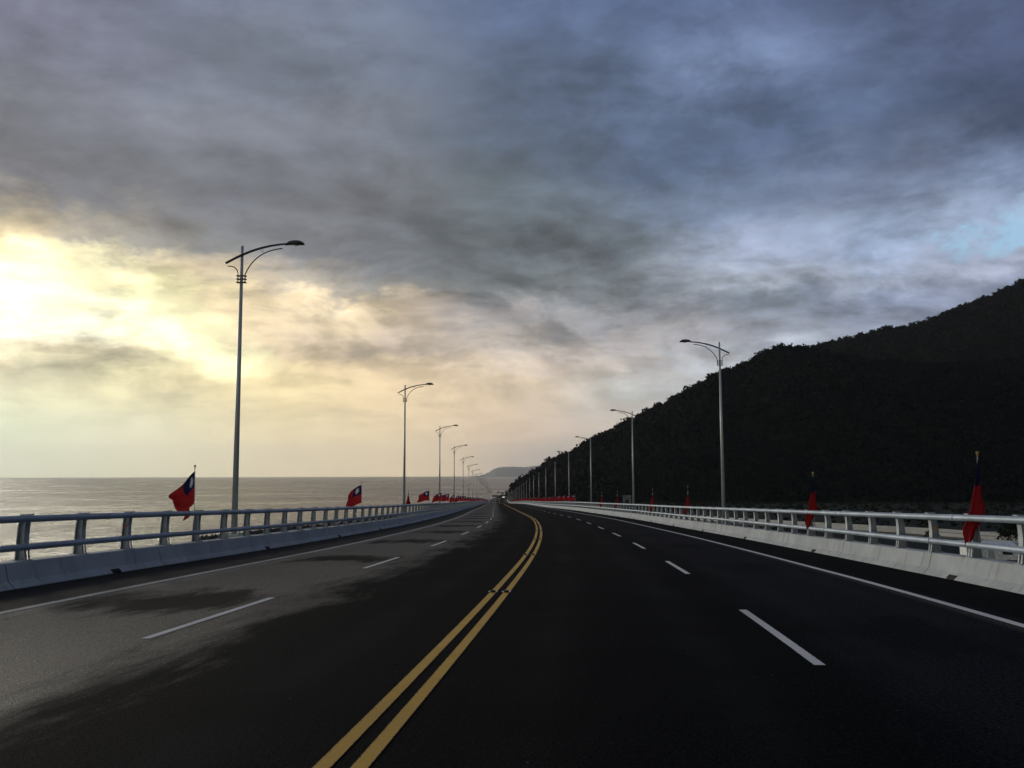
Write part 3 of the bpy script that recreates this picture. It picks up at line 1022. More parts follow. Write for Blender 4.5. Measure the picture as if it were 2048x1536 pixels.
lamp_proto = empty('street_lamp')
lamp_parts(lamp_proto)
simple_me = lamp_simple()
first = True
for side, s0, n_, off in ((-1, 27.342, 34, -9.194), (1, 45.136, 30, 9.214)):
    for i in range(n_):
        s = s0 + 35.066 * i
        x, y, z = P(s, off)
        rz = heading(s) + (0 if side < 0 else math.pi)
        if i < 9:
            if first:
                o = lamp_proto
                first = False
            else:
                o = copy_obj(lamp_proto)
                for ch in [c for c in lamp_proto.children]:
                    c2 = copy_obj(ch, o)
                    for g in ch.children:
                        copy_obj(g, c2)
        else:
            o = bpy.data.objects.new('street_lamp', simple_me)
            COL.objects.link(o)
        o.location = (x, y, z)
        o.rotation_euler = (0, 0, rz)
        if side < 0:
            lb = ('%s street lamp on the sea-side parapet, tall grey pole with curved arm' % ORD[i]) if i else 'tallest street lamp in view, large on the left against the sunset glow'
        else:
            lb = ('%s street lamp on the mountain-side parapet, pale pole with curved arm' % ORD[i]) if i else 'large pale street lamp on the right in front of the dark mountain'
        if i > 19:
            lb += ', tiny'
        tag(o, lb, 'street lamp', 'street lamps along the sea-side parapet' if side < 0 else 'street lamps along the mountain-side parapet')

# ------------------------------------------------------------------ flags


def cloth(kind, seed):
    """hoist runs down local z at x=0 from z=0 to z=-hh; the fly goes towards -x (downwind)"""
    rs = random.Random(seed)
    spec = {  # hoist height, head of the fly edge, foot of the fly edge, belly x, fold depth, folds
        'swing': (0.80, (-0.68, -0.70), (-0.22, -1.30), 0.08, 0.17, 2.2),
        'fly': (0.86, (-0.68, -0.52), (-0.76, -1.32), 0.12, 0.10, 2.0),
        'thin': (0.86, (-0.22, -1.12), (-0.06, -1.05), 0.03, 0.12, 2.5),
        'wave': (0.80, (-0.84, -0.42), (-0.98, -1.02), 0.12, 0.10, 2.2),
        'furled': (0.90, (-0.17, -0.86), (-0.25, -1.56), 0.02, 0.10, 2.4),
        'stream': (0.82, (-0.95, -0.22), (-1.02, -0.92), 0.06, 0.10, 2.4),
    }[kind]
    if kind == 'furled':         # hangs in one narrow bundle wrapped round its pole
        nu, nv = 22, 34
        T = [0, .12, .3, .45, .58, .68, .8, .92, 1.0]
        XL = [-.015, -.045, -.085, -.12, -.165, -.215, -.265, -.235, -.245]
        XR = [.012, .03, .055, .075, .085, .07, -.035, -.105, -.20]
        k1, k2 = rs.uniform(0.85, 1.1), rs.uniform(0, 6)
        v, uv, f = [], [], []
        for j in range(nv + 1):
            t_ = j / nv
            xl, xr = float(np.interp(t_, T, XL)) * k1, float(np.interp(t_, T, XR))
            for i in range(nu + 1):
                a_ = i / nu
                wv = 2 * math.pi * (1.7 * a_ + 0.35 * t_) + k2
                x = xl + (xr - xl) * a_ + 0.010 * math.sin(wv * 1.5) + t_ * (0.018 * math.sin(15 * t_ + k2) + 0.010 * math.sin(31 * t_ + 2 * k2)) * (0.4 + abs(a_ - 0.5))
                y = -0.03 - 0.035 * math.sin(math.pi * a_) + 0.048 * min(1, t_ * 3) * math.sin(wv) + 0.012 * math.sin(2.3 * wv + 5 * t_)
                z = -1.56 * t_ + 0.03 * math.sin(3 * a_ + k2) * t_
                v.append((x, y, z))
                uv.append((0.38 + 0.1 * a_ if seed == 0 else 0.08 + 0.36 * a_, 1 - t_ * 1.56 * (1 + 0.25 * a_ * a_) if t_ < 0.4 else 0.45 - 0.4 * t_))
        for j in range(nv):
            for i in range(nu):
                q = j * (nu + 1) + i
                f.append((q, q + 1, q + nu + 2, q + nu + 1))
        o = mesh_obj('cloth', v, f, 'flag_cloth', None, True, uv, 'fl')
        me = o.data
        bpy.data.objects.remove(o)
        return me
    hh, A, B, belly, fd, nf = spec
    nu, nv = 26, 16
    v, uv, f = [], [], []
    p0 = rs.uniform(0, 6)
    for j in range(nv + 1):
        q = j / nv             # 0 head .. 1 foot
        for i in range(nu + 1):
            u = i / nu
            ex = A[0] * (1 - q) + B[0] * q
            ez = A[1] * (1 - q) + B[1] * q
            hx, hz = 0.0, -hh * q
            sag = math.sin(u * math.pi) * belly
            x = hx + (ex - hx) * u - sag * (0.6 if kind in ('swing', 'fly') else 0.2) * (1 - abs(q - 0.4))
            z = hz + (ez - hz) * u + (sag * 0.55 if kind in ('wave', 'stream', 'fly') else -sag * 0.3)
            z += 0.03 * math.sin(u * 9 + p0) * u
            yy = fd * (u ** 0.8) * math.sin(nf * 2 * math.pi * (u * 0.55 + q * (0.75 if kind in ('furled', 'thin', 'swing') else 0.2)) + p0)
            yy += fd * 0.35 * u * math.sin(nf * 9 * (u * 0.5 + q * 0.8) + p0 * 2)
            if kind in ('furled', 'thin'):
                yy *= 1.25
                x += 0.02 * u * math.sin(13 * q + p0) + 0.11 * math.sin(math.pi * min(1, u * 1.15)) * (0.35 + q)
                yy -= 0.035
            x += 0.02 * u * math.sin(7 * q + p0)
            if kind == 'swing' and q > 0.75:      # the torn-looking drop of the foot
                z -= (q - 0.75) * 0.25 * math.sin(u * math.pi) ** 2 * -1.0
            v.append((x, yy, z))
            uv.append((u + (0.17 * math.sin(math.pi * min(1.0, u / 0.5)) if kind == 'swing' else 0), 1 - q))
    for j in range(nv):
        for i in range(nu):
            a = j * (nu + 1) + i
            f.append((a, a + 1, a + nu + 2, a + nu + 1))
    o = mesh_obj('cloth', v, f, 'flag_cloth', None, True, uv, 'fl')
    me = o.data
    bpy.data.objects.remove(o)
    return me


CL = {}
for k in ('swing', 'fly', 'thin', 'wave', 'furled', 'stream'):
    CL[k] = [cloth(k, s) for s in range(3)]
POLE_TOP = 2.36
mpole = MB()
mpole.tube([(0, 0, HW + 0.0), (0, 0, POLE_TOP - 0.02)], [0.011, 0.010], 8)
tp = mpole.build('flag_pole', 'flag_pole_paint', None, True)
me_fp = tp.data
bpy.data.objects.remove(tp)
mf = MB()
mf.ball((0, 0, POLE_TOP), 0.032, 12, 8, 0.85)
mf.tube([(0, 0, POLE_TOP - 0.06), (0, 0, POLE_TOP - 0.02)], [0.016, 0.022], 8)
tp = mf.build('finial', 'brass', None, True)
me_fin = tp.data
bpy.data.objects.remove(tp)


def flag(s, side, kind, label, idx, top=POLE_TOP - 0.13, rz=0.0, lean=0.0, scale=1.0):
    FD = FL if side < 0 else FR
    x, y, z = P(s, FD + side * 0.36)
    o = empty('flag', (x, y, z), 0.0)
    o.rotation_euler = (0, R(lean), R(rz))
    link(bpy.data.objects.new('flag_pole', me_fp), o)
    link(bpy.data.objects.new('finial', me_fin), o)
    c = link(bpy.data.objects.new('cloth', CL[kind][idx % 3]), o)
    c.location = (0, 0, top)
    c.scale = (scale, 1, scale)
    return tag(o, label, 'flag', 'flags on the sea-side parapet' if side < 0 else 'flags on the mountain-side parapet')


left = [(22.6, 'swing', 'large red and blue flag swinging left beside the tallest lamp on the sea side'),
        (42.8, 'fly', 'second flag on the sea-side parapet, blowing left and drooping over the rail'),
        (59.4, 'thin', 'third flag on the sea-side parapet, folded to a thin dark wedge beside a lamp pole'),
        (73.3, 'wave', 'fourth flag on the sea-side parapet, spread out with its white sun showing'),
        (89.3, 'wave', 'fifth flag on the sea-side parapet, partly behind the third lamp pole'),
        (103.7, 'stream', 'sixth flag on the sea-side parapet, spread out right of the third lamp')]
for i, (s, k, lb) in enumerate(left):
    flag(s, -1, k, lb, i, lean=-1.5 if i == 0 else random.uniform(-1, 1))
right = [(17.3, 'furled', 'largest flag on the mountain side, hanging narrow over the rail at far right'),
         (28.05, 'furled', 'second flag on the mountain-side parapet, hanging in a narrow red fold'),
         (51.9, 'furled', 'third flag on the mountain-side parapet, narrow with the white sun creased'),
         (65.75, 'furled', 'fourth flag on the mountain-side parapet, narrow just right of the second lamp'),
         (86.75, 'furled', 'fifth flag on the mountain-side parapet, dim red left of the second lamp'),
         (98.7, 'furled', 'sixth flag on the mountain-side parapet, dim red right of the third lamp')]
for i, (s, k, lb) in enumerate(right):
    flag(s, 1, k, lb, (0, 0, 1, 2, 1, 2)[i], rz=random.uniform(-15, 10), lean=2.0 if i == 0 else random.uniform(-1, 1))
sl_, sr_ = 118.6, 131.6
for i in range(6, 40):
    flag(sl_, -1, random.choice(['stream', 'wave', 'wave', 'stream', 'fly']), '%s flag along the sea-side parapet, small, red with blue corner, blowing left' % ORD[i], i, rz=random.uniform(-12, 12))
    sl_ += 15.0 if sl_ < 260 else 18
for i in range(6, 52):
    flag(sr_, 1, random.choice(['stream', 'stream', 'wave']), '%s flag along the mountain-side parapet, small, in the dense red row' % ORD[i], i, rz=random.uniform(-15, 15))
    sr_ += random.uniform(8.0, 12.5) if sr_ < 400 else 13.0

# ------------------------------------------------------------------ road studs on the yellow lines
stud = empty('road_stud')
m = MB()
m.ball((0, 0, 0.012), 0.045, 14, 8, 0.55)
m.build('dome', 'stud_rubber', stud, True)
for a in (-1, 1):
    m = MB()
    m.box(0.046 if a > 0 else -0.072, 0.072 if a > 0 else -0.046, -0.02, 0.02, 0.005, 0.018)
    m.build('reflector', 'stud_glass', stud)
k = 0
for i in range(-1, 16):
    s = 14.65 + 10.25 * i
    for sg, wl in ((-1, 'left'), (1, 'right')):
        if k == 0:
            o = stud
        else:
            o = copy_obj(stud)
            for ch in list(stud.children):
                copy_obj(ch, o)
        k += 1
        o.location = P(s, sg * dYC, 0.0045)
        o.rotation_euler = (0, 0, heading(s))
        tag(o, 'small black road stud on the %s yellow line, %s row from the viewer' % (wl, ORD[i + 1]), 'road stud', 'road studs on the yellow lines')

# ------------------------------------------------------------------ sea, shore, valley
SEA = -32.0
mesh_obj('sea', [(-40000, -3000, SEA), (30000, -3000, SEA), (30000, 36000, SEA), (-40000, 36000, SEA)], [(0, 1, 2, 3)], 'sea_water')
tag(bpy.data.objects['sea'], 'wide calm sea reflecting the pale sunset', None, None, 'structure')

SHORE = [(-300, -175), (0, -180), (300, -168), (400, -158), (520, -128), (600, -100), (680, -88), (880, -70), (1150, -48), (1290, -34), (1400, 8), (1700, 60), (2600, 250), (4000, 600), (7000, 1800), (11000, 3500)]


def shore_x(y):
    return float(np.interp(y, [a for a, b in SHORE], [b for a, b in SHORE]))


def ground_z(x, y):
    base = -13.0 - 0.0165 * max(0.0, min(y, 1000) - 150)
    base = max(base, -28.2)
    rx = float(np.interp(y, y_, x_))
    rz_ = float(np.interp(y, y_, z_))
    base = min(base, rz_ - 1.0) if y < 860 else min(base, rz_ - 0.25)
    sx = shore_x(y)
    # slope down to the beach on the left
    t = (x - sx) / max(20.0, (rx - 14) - sx)
    t = max(0.0, min(1.0, t))
    lo = SEA - 0.6
    return lo + (base - lo) * min(1.0, (t * 1.05) ** 1.7) if t < 1 else base


ys = [-300, -100, 0, 60, 120] + list(range(160, 1200, 30)) + [1250, 1350, 1500, 1700, 2000, 2600, 3400, 4400, 7000, 11000]
v, f = [], []
nx = 34
for y in ys:
    sx = shore_x(y) - 6
    rx = float(np.interp(y, y_, x_))
    for i in range(nx):
        if i < 14:
            x = sx + (rx - 10 - sx) * i / 13
        else:
            t = (i - 13) / (nx - 14)
            x = rx - 10 + 3500 * t ** 2.2
        v.append((x, y, ground_z(x, y)))
for j in range(len(ys) - 1):
    for i in range(nx - 1):
        a = j * nx + i
        f.append((a, a + 1, a + nx + 1, a + nx))
tag(mesh_obj('ground', v, f, 'valley_ground', smooth=True), 'dark scrubby valley floor and coastal land below the bridge', None, None, 'structure')

# surf along the shore
v, f = [], []
yy = list(range(-200, 1500, 8))
for y in yy:
    sx = shore_x(y)
    w = 2.0 + 2.6 * abs(math.sin(y * 0.05) * math.sin(y * 0.013 + 1)) + random.uniform(0, 1.2)
    v += [(sx - w * 1.7 + 2, y, SEA + 0.03), (sx + 3, y, SEA + 0.03)]
for i in range(len(yy) - 1):
    f.append((2 * i, 2 * i + 1, 2 * i + 3, 2 * i + 2))
tag(mesh_obj('surf', v, f, 'surf'), 'thin white surf where the sea meets the shore', None, None, 'structure')

# pale coast road / promenade
v, f = [], []
yy = list(range(330, 1140, 15))
for y in yy:
    sx = shore_x(y)
    v += [(sx + 5.0, y, SEA + 1.6), (sx + 24, y, SEA + 1.6 + 0.3)]
for i in range(len(yy) - 1):
    f.append((2 * i, 2 * i + 1, 2 * i + 3, 2 * i + 2))
v += [(a, b, c - 3) for a, b, c in v]
n = len(yy) * 2
for i in range(len(yy) - 1):
    f.append((2 * i, 2 * i + 2, 2 * i + 2 + n, 2 * i + n))
    f.append((2 * i + 1, 2 * i + 3, 2 * i + 3 + n, 2 * i + 1 + n))
tag(mesh_obj('coast_path', v, f, 'pale_promenade'), 'pale paved strip beside the shore below the bridge', None, None, 'structure')

# dark boulder breakwater
v, f = [], []
for k in range(900):
    y = random.uniform(428, 700)
    x = shore_x(y) + random.gauss(1.5, 1.6)
    r = random.uniform(0.9, 1.9)
    z = SEA + random.uniform(0.0, 2.6)
    b = len(v)
    pts = [(0, 0, 1), (0, 0, -1), (1, 0, 0), (-1, 0, 0), (0, 1, 0), (0, -1, 0)]
    rot = Matrix.Rotation(random.uniform(0, 6), 3, Vector((random.random(), random.random(), random.random() + .1)).normalized())
    for p in pts:
        q = rot @ Vector(p) * r * random.uniform(0.7, 1.2)
        v.append((x + q.x, y + q.y, z + q.z))
    f += [tuple(b + q for q in t) for t in ((0, 2, 4), (0, 4, 3), (0, 3, 5), (0, 5, 2), (1, 4, 2), (1, 3, 4), (1, 5, 3), (1, 2, 5))]
tag(mesh_obj('boulders', v, f, 'rock'), 'dark heap of breakwater boulders along the shore', 'boulders', None, 'stuff')

# lower road in the valley on the right, with two pale guard walls
LR = [(112, 120), (101, 165), (90.5, 208), (79.5, 241), (69, 273), (60.5, 305), (54, 345), (48, 400), (43, 470), (38, 560)]


def lr_pt(i, off):
    a = Vector(LR[max(0, i - 1)])
    b = Vector(LR[min(len(LR) - 1, i + 1)])
    t = (b - a).normalized()
    nn = Vector((t.y, -t.x))
    p = Vector(LR[i]) + nn * off
    return p.x, p.y


def lr_z(i):
    x, y = LR[i]
    return -13.25 - 0.0165 * max(0, y - 190) + 0.15


for (nm, o0, o1, z0, z1, mt, lb) in (
        ('lower_road', -0.6, 10.6, -1.5, 0.0, 'lower_asphalt', None),
        ('guard_wall', -0.3, -0.02, 0.0, 0.75, 'grey_concrete', 'pale low guard wall on the near edge of the lower valley road'),
        ('guard_wall', 10.02, 10.3, 0.0, 0.75, 'grey_concrete', 'pale low guard wall on the far edge of the lower valley road')):
    v, f = [], []
    for i in range(len(LR)):
        xa, ya = lr_pt(i, o0)
        xb, yb = lr_pt(i, o1)
        z = lr_z(i)
        v += [(xa, ya, z + z0), (xb, yb, z + z0), (xb, yb, z + z1), (xa, ya, z + z1)]
    for i in range(len(LR) - 1):
        for k in range(4):
            k2 = (k + 1) % 4
            f.append((i * 4 + k, i * 4 + k2, i * 4 + 4 + k2, i * 4 + 4 + k))
    f += [(3, 2, 1, 0), tuple(len(v) - 4 + k for k in range(4))]
    o = mesh_obj(nm, v, f, mt if not lb else 'pale_promenade')
    if lb:
        tag(o, lb, 'guard wall', 'guard walls of the lower road')
    else:
        tag(o, 'small road on the valley floor seen through the right railing', None, None, 'structure')

# ------------------------------------------------------------------ wooded mountain
RIDGE = [  # pixel x, pixel y of the skyline, distance ridge, distance foot
    (1022, 984, 1050, 1000), (1030, 972, 1060, 985), (1040, 961, 1080, 960), (1057, 951, 1090, 930), (1074, 942, 1095, 915), (1091, 928, 1100, 905), (1101, 919, 1100, 900),
    (1139, 905, 1110, 890), (1168, 888, 1120, 880), (1192, 874, 1125, 875), (1207, 867, 1130, 870), (1237, 851, 1140, 865), (1266, 835, 1150, 860), (1305, 816, 1165, 855),
    (1348, 793, 1180, 850), (1393, 767, 1195, 845), (1440, 743, 1210, 840), (1500, 720, 1235, 835), (1516, 709, 1240, 833), (1536, 695, 1250, 830), (1559, 690, 1260, 828),
    (1600, 694, 1275, 825), (1640, 700, 1290, 822), (1700, 711, 1310, 818), (1780, 722, 1330, 812), (1870, 727, 1350, 805), (1960, 722, 1370, 798),
    (2048, 712, 1390, 790), (2200, 690, 1420, 770), (2450, 640, 1480, 740), (2900, 560, 1550, 700), (3600, 520, 1600, 600)]
PEAK = [(1500, 735, 1850, 1500), (1559, 700, 1850, 1500), (1600, 694, 1860, 1500), (1630, 691, 1880, 1500), (1665, 680, 1900, 1500), (1720, 668, 1920, 1500), (1770, 654, 1950, 1500),
        (1811, 651, 1980, 1500), (1873, 632, 2010, 1500), (1928, 605, 2040, 1500), (1975, 591, 2070, 1500), (2048, 557, 2100, 1500), (2200, 500, 2200, 1500), (2450, 440, 2300, 1500),
        (2900, 400, 2400, 1500), (3600, 430, 2400, 1500)]
TH, RH = R(PITCH), R(ROLL)


def pix_ray(u, v_, D):
    """point at forward distance D that lies on the sight line of a traced skyline point"""
    a, b = u - 1024.0, v_ - 768.0
    a2 = a * math.cos(RH) + b * math.sin(RH)
    b2 = -a * math.sin(RH) + b * math.cos(RH)
    d = Vector((a2, F * math.cos(TH) + b2 * math.sin(TH), F * math.sin(TH) - b2 * math.cos(TH)))
    return d * (D / d.y)


def crown_lib(n_lib, leaves, leaf, seed):
    lib = []
    r_ = np.random.default_rng(seed)
    for _ in range(n_lib):
        V, Fc = [], []
        lobes = [(r_.normal(0, 0.42, 3) * (1, 1, 0.5) + (0, 0, 0.15), r_.uniform(0.45, 0.75)) for _q in range(5)]
        for k in range(leaves):
            c, rr = lobes[k % 5]
            dvec = r_.normal(0, 1, 3)
            dvec /= np.linalg.norm(dvec)
            dvec[2] = abs(dvec[2]) * 0.9 - 0.25
            p = c + dvec * rr * r_.uniform(0.75, 1.1)
            a = r_.normal(0, 1, 3)
            a /= np.linalg.norm(a)
            b = np.cross(a, r_.normal(0, 1, 3))
            b /= np.linalg.norm(b)
            sc = leaf * r_.uniform(0.6, 1.3)
            o = len(V)
            V += [p + a * sc, p + b * sc * 0.8, p - a * sc, p - b * sc * 0.8]
            Fc.append((o, o + 1, o + 2, o + 3))
        lib.append((np.array(V), np.array(Fc)))
    return lib


def core_shape():
    m = MB()
    m.ball((0, 0, 0), 0.62, 7, 4, 0.8)
    return np.array(m.v), m.f


def forest_mesh(name, pts, radii, lib, mat, core=True, kind='stuff', label=''):
    Vs, Fs = [], []
    off = 0
    cv, cf = core_shape()
    cf4 = np.array([list(q) for q in cf])
    for p, r in zip(pts, radii):
        V, Fc = lib[rng.integers(len(lib))]
        an = rng.uniform(0, 6.28)
        c, s = math.cos(an), math.sin(an)
        M = np.array([[c, -s, 0], [s, c, 0], [0, 0, 1]]) * r
        M[2, 2] *= rng.uniform(0.8, 1.5)
        Vs.append(V @ M.T + p)
        Fs.append(Fc + off)
        off += len(V)
        if core:
            Vs.append(cv @ M.T + p)
            Fs.append(cf4 + off)
            off += len(cv)
    V = np.concatenate(Vs).astype(np.float32)
    Fc = np.concatenate(Fs).astype(np.int32)
    me = bpy.data.meshes.new(name)
    me.vertices.add(len(V))
    me.vertices.foreach_set('co', V.ravel())
    me.loops.add(Fc.size)
    me.loops.foreach_set('vertex_index', Fc.ravel())
    me.polygons.add(len(Fc))
    me.polygons.foreach_set('loop_start', np.arange(0, Fc.size, 4, dtype=np.int32))
    me.materials.append(MAT[mat])
    me.update()
    me.validate()
    o = link(bpy.data.objects.new(name, me))
    return tag(o, label, name.replace('_', ' '), None, kind)


def hill(name, ridge, mat_soil, mat_leaf, tree_r, spacing, label, flabel, lib, seed, tree_drop=5.0, skirt=600):
    xs = np.array([r[0] for r in ridge], float)
    nu = 150
    uu = np.linspace(xs[0], xs[-1], nu)
    # denser sampling where the frame is
    uu = np.interp(np.linspace(0, 1, nu), [0, 0.8, 1], [xs[0], min(2150, xs[-1]), xs[-1]])
    nt = 26
    rs = np.random.default_rng(seed)
    G = np.zeros((nu, nt + 6, 3))
    ph = rs.uniform(0, 6, 12)
    for i, u in enumerate(uu):
        yv = np.interp(u, xs, [r[1] for r in ridge])
        Dr = np.interp(u, xs, [r[2] for r in ridge])
        Db = np.interp(u, xs, [r[3] for r in ridge])
        top = pix_ray(u, yv, Dr)
        tz = top.z - tree_drop
        dirx = top.x / top.y
        for j in range(nt + 6):
            if j < nt:
                t = j / (nt - 1)
                D = Db + (Dr - Db) * t
                bz = ground_z(dirx * Db, Db) - 0.5
                prof_ = t ** 0.92 * (1 - 0.06 * math.sin(t * math.pi))
                z = bz + (tz - bz) * prof_
                am = 0.17 * (tz - bz) * math.sin(math.pi * t)
                X = dirx * D
                z += am * (0.5 * math.sin(X * 0.021 + ph[0] + D * 0.004) + 0.35 * math.sin(X * 0.047 + D * 0.013 + ph[1]) + 0.25 * math.sin(D * 0.03 + X * 0.01 + ph[2]))
            else:
                q = (j - nt + 1) / 6
                D = Dr + skirt * q
                z = tz + (-30 - tz) * (q ** 1.2)
            G[i, j] = (dirx * D, D, z)
    v = [tuple(p) for p in G.reshape(-1, 3)]
    w = nt + 6
    f = [(i * w + j, (i + 1) * w + j, (i + 1) * w + j + 1, i * w + j + 1) for i in range(nu - 1) for j in range(w - 1)]
    o = mesh_obj(name, v, f, mat_soil, None, True)
    tag(o, label, None, None, 'structure')
    # crowns
    pts, rad = [], []
    for i in range(nu - 1):
        for j in range(nt):
            a, b, c, d = G[i, j], G[i + 1, j], G[i, j + 1], G[i + 1, j + 1]
            area = np.linalg.norm(np.cross(b - a, c - a))
            if G[i, j][0] / G[i, j][1] > 1.0:
                continue
            ex = area / (spacing ** 2)
            if j >= nt - 2:
                ex *= 1.5
            n = int(ex) + (1 if rs.random() < ex - int(ex) else 0)
            for _q in range(n):
                s, t = rs.random(), rs.random()
                p = a * (1 - s) * (1 - t) + b * s * (1 - t) + c * (1 - s) * t + d * s * t
                r = tree_r * rs.uniform(0.6, 1.25)
                if rs.random() < 0.05:
                    r *= 1.35
                pts.append(p + (0, 0, r * 0.45))
                rad.append(r)
    print(name, 'crowns', len(pts))
    forest_mesh('forest', pts, rad, lib, mat_leaf, True, 'stuff', flabel)


lib1 = crown_lib(8, 46, 0.23, 3)
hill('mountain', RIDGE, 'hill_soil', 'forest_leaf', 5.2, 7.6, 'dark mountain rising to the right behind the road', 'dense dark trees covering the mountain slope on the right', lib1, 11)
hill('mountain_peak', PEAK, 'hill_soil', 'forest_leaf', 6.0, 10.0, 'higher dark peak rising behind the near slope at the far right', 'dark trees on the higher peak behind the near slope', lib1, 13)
RIDGE2 = [(984, 1003, 1290, 1215), (989, 1000.2, 1290, 1210), (993, 998, 1290, 1205), (999, 994, 1290, 1200), (1005, 991.5, 1290, 1196), (1015, 989, 1290, 1196), (1024, 986.5, 1295, 1200), (1030, 984, 1300, 1225), (1040, 979, 1310, 1250), (1060, 968, 1330, 1270), (1090, 955, 1350, 1290)]
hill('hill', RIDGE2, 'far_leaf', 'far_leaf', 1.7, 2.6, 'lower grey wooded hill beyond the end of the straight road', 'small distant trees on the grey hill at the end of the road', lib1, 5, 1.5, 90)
# scrub on the valley floor
pts, rad = [], []
for _ in range(3800):
    y = rng.uniform(230, 1000) ** 1.0
    rx = float(np.interp(y, y_, x_))
    x = rx + 22 + rng.uniform(0, 1) ** 1.3 * (y * 0.75)
    if y < 600 and abs(x - float(np.interp(y, [q[1] for q in LR], [q[0] for q in LR])) - 5) < 10:
        continue
    if rng.uniform() < 0.35 + 0.3 * math.sin(x * 0.02) * math.cos(y * 0.017):
        continue
    r = rng.uniform(0.5, 1.9) * (1.0 if y > 420 else 0.6)
    pts.append(np.array([x, y, ground_z(x, y) + r * 0.25]))
    rad.append(r)
forest_mesh('scrub', pts, rad, lib1, 'leaf', True, 'stuff', 'low dark scrub scattered over the valley floor right of the bridge')
# headland far beyond, rain haze partly painted into its pale colour
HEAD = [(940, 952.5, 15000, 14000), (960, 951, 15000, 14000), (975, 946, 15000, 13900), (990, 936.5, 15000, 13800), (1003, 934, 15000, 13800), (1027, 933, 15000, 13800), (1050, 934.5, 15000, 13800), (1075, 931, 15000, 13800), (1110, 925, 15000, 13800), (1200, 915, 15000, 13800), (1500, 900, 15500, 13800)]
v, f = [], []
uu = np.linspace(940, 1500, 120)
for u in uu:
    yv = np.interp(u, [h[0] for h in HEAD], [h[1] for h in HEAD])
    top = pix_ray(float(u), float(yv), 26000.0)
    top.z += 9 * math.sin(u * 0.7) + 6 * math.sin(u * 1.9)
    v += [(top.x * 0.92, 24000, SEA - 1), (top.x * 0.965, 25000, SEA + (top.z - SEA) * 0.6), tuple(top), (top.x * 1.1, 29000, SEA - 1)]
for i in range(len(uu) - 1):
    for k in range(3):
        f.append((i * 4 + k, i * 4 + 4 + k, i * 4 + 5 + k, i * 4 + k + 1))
tag(mesh_obj('headland', v, f, 'far_land_hazed', None, True), 'faint pale headland on the horizon beyond the road', None, None, 'structure')

# ------------------------------------------------------------------ trees near the lower road
tree_lib = crown_lib(5, 420, 0.085, 21)


def tree(x, y, r, h, label):
    z = ground_z(x, y)
    t = empty('tree', (x, y, z))
    m = MB()
    m.tube([(0, 0, -0.3), (0.08, 0.05, h * 0.4), (0.0, 0.1, h * 0.8)], [0.16, 0.11, 0.05], 8)
    for k in range(5):
        an = k * 1.256 + random.random()
        m.tube([(0.05, 0.05, h * (0.35 + 0.08 * k)), (math.cos(an) * r * 0.6, math.sin(an) * r * 0.6, h * (0.6 + 0.06 * k))], [0.06, 0.02], 6)
    m.build('trunk', 'bark', t)
    V, Fc = tree_lib[random.randrange(5)]
    vv = V * (r, r, r * 0.85) + (0, 0, h - r * 0.55)
    mesh_obj('crown', [tuple(q) for q in vv], [tuple(int(i) for i in q) for q in Fc], 'leaf', t)
    tag(t, label, 'tree', 'trees beside the lower road')


tree(96, 168, 3.6, 5.0, 'broad dark tree seen low between the rails at the far right')
tree(91, 163, 3.0, 4.3, 'dark bushy tree left of the broad one, seen between the right rails')
tree(87, 158, 2.1, 3.0, 'small dark bush behind the white shed under the right railing')
tree(103, 172, 3.8, 5.4, 'tall dark tree at the right picture edge below the rail')
tree(80, 172, 1.7, 2.4, 'low dark bush left of the white frame beyond the railing')

# ------------------------------------------------------------------ low buildings under the bridge
z0 = ground_z(74, 138)
sh = empty('shed', (74.5, 140, z0), R(-14))
m = MB()
m.box(-4.2, 3.0, -2.2, 2.2, 0, 1.85)
m.build('wall', 'white_wall', sh)
m = MB()
m.v += [(-4.4, -2.5, 1.86), (3.2, -2.5, 1.86), (3.2, 2.5, 2.5), (-4.4, 2.5, 2.5), (-4.4, -2.5, 1.95), (3.2, -2.5, 1.95), (3.2, 2.5, 2.6), (-4.4, 2.5, 2.6)]
m.f += [(0, 3, 2, 1), (4, 5, 6, 7), (0, 1, 5, 4), (1, 2, 6, 5), (2, 3, 7, 6), (3, 0, 4, 7)]
m.build('roof', 'white_wall', sh)
m = MB()
m.box(-1.2, -0.3, -2.215, -2.2, 0.05, 1.7)
m.build('door', 'blue_grey_wall', sh)
m = MB()
m.box(0.8, 2.2, -2.215, -2.2, 0.8, 1.5)
m.build('window', 'window_glass', sh)
tag(sh, 'low white shed with a white roof seen under the right railing', 'shed')
sh = empty('hut', (83.0, 146, ground_z(83, 146)), R(-14))
m = MB()
m.box(-2.4, 2.6, -1.8, 1.8, 0, 1.9)
m.build('wall', 'blue_grey_wall', sh)
m = MB()
m.box(-2.6, 2.8, -2.0, 2.0, 1.903, 2.05)
m.build('roof', 'blue_grey_wall', sh)
m = MB()
m.box(-0.5, 0.4, -1.815, -1.8, 0.05, 1.7)
m.build('door', 'window_glass', sh)
tag(sh, 'low blue-grey flat-roofed hut right of the white shed', 'hut')
fr = empty('pipe_frame', (95.5, 180, ground_z(95, 180)), R(-20))
for x in (-1.1, 0, 1.1):
    m = MB()
    m.tube([(x, 0, 0), (x, 0, 2.0)], 0.06, 8)
    m.build('leg', 'white_wall', fr)
m = MB()
m.tube([(-1.3, 0, 2.03), (1.3, 0, 2.03)], 0.06, 8)
m.build('crossbar', 'white_wall', fr)
tag(fr, 'small white pipe frame with three legs beyond the railing at right', 'frame')
ph_ = pix_ray(1254, 1010, 600)
ht = empty('pump_house', (ph_.x, 600, ground_z(ph_.x, 600)), R(-8))
m = MB()
m.box(-2.8, 2.8, -2.5, 2.5, 0, 6.6)
m.build('wall', 'grey_concrete', ht)
m = MB()
m.box(-3.0, 3.0, -2.7, 2.7, 6.603, 6.9)
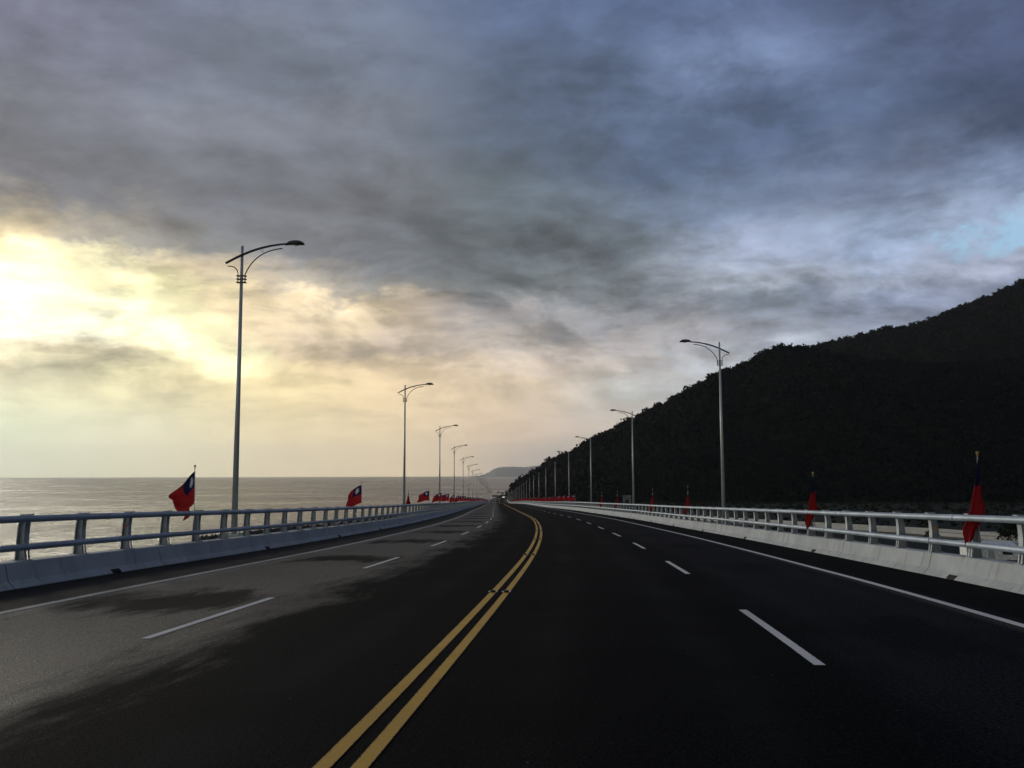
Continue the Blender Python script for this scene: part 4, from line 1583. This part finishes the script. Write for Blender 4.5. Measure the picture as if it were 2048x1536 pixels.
m.build('roof', 'grey_concrete', ht)
m = MB()
m.v += [(-1.2, -2.51, 0.0), (1.2, -2.51, 0.0)] + [(1.2 * math.cos(a), -2.51, 3.2 + 1.2 * math.sin(a)) for a in [math.pi * i / 10 for i in range(11)]]
m.f += [tuple(range(len(m.v)))]
m.build('doorway', 'dark_opening', ht)
tag(ht, 'square grey concrete building with a dark arched doorway at the mountain foot', 'building')

# ------------------------------------------------------------------ far end of the road: sign masts and an oncoming truck
for (pxm, D, h, lb) in ((993.5, 1060, 6.6, 'farther of the two sign masts at the end of the road'), (1001.5, 930, 8.2, 'nearer and taller of the two sign masts at the end of the road')):
    x = pix_ray(pxm, 1000, D).x
    zr = float(np.interp(D, y_, z_))
    o = empty('sign_mast', (x, D, zr))
    m = MB()
    m.tube([(0, 0, -1.0), (0, 0, h)], [0.16, 0.12], 8)
    m.build('mast', 'sign_back', o)
    m = MB()
    m.tube([(0, 0, h - 0.6), (3.4, 0, h - 0.3)], 0.09, 6)
    m.build('arm', 'sign_back', o)
    m = MB()
    m.box(0.5, 3.3, -0.12, -0.03, h - 1.15, h + 0.1)
    m.build('panel', 'sign_back', o)
    tag(o, lb, 'road sign', 'sign masts at the end of the road')

Dt = 1040.0
tx = float(np.interp(Dt, y_, x_)) - 1.7
tz = float(np.interp(Dt, y_, z_)) + 0.02
tk = empty('truck', (tx, Dt, tz))
m = MB()
m.box(-1.1, 1.1, 0.0, 1.9, 0.55, 2.5)
m.build('cab', 'truck_paint', tk)
m = MB()
m.box(-1.2, 1.2, 2.0, 8.0, 0.9, 3.4)
m.build('cargo_box', 'truck_paint', tk)
m = MB()
m.box(-0.95, 0.95, -0.02, -0.003, 1.5, 2.3)
m.build('windscreen', 'window_glass', tk)
for a, r_, zz in ((-0.8, 0.26, 0.95), (0.8, 0.17, 0.85)):
    m = MB()
    m.tube([(a, -0.06, zz), (a, -0.004, zz)], r_, 12)
    m.build('headlight', 'headlight_lit', tk)
for xw in (-1.0, 1.0):
    for yw in (0.9, 6.4):
        m = MB()
        m.tube([(xw - 0.14, yw, 0.48), (xw + 0.14, yw, 0.48)], 0.48, 14)
        m.build('wheel', 'tyre', tk)
tag(tk, 'distant dark truck with its headlight on, near where the road vanishes', 'truck')

# ------------------------------------------------------------------ haze
hz = bpy.data.materials.new('air')
hz.use_nodes = True
t = NT(hz.node_tree)
pv = t.n('ShaderNodeVolumePrincipled')
pv.inputs['Color'].default_value = (0.93, 0.95, 0.97, 1)
pv.inputs['Density'].default_value = 0.00002
pv.inputs['Anisotropy'].default_value = 0.45
o = t.n('ShaderNodeOutputMaterial')
t.link(pv.outputs[0], o.inputs['Volume'])
MAT['air'] = hz
m = MB()
m.box(-41000, 31000, -3500, 37000, SEA - 2, 1200)
h = m.build('haze', 'air')
tag(h, 'thin sea haze that fades the far road and headland', None, None, 'stuff')

scene.cycles.volume_bounces = 0
scene.cycles.max_bounces = 6
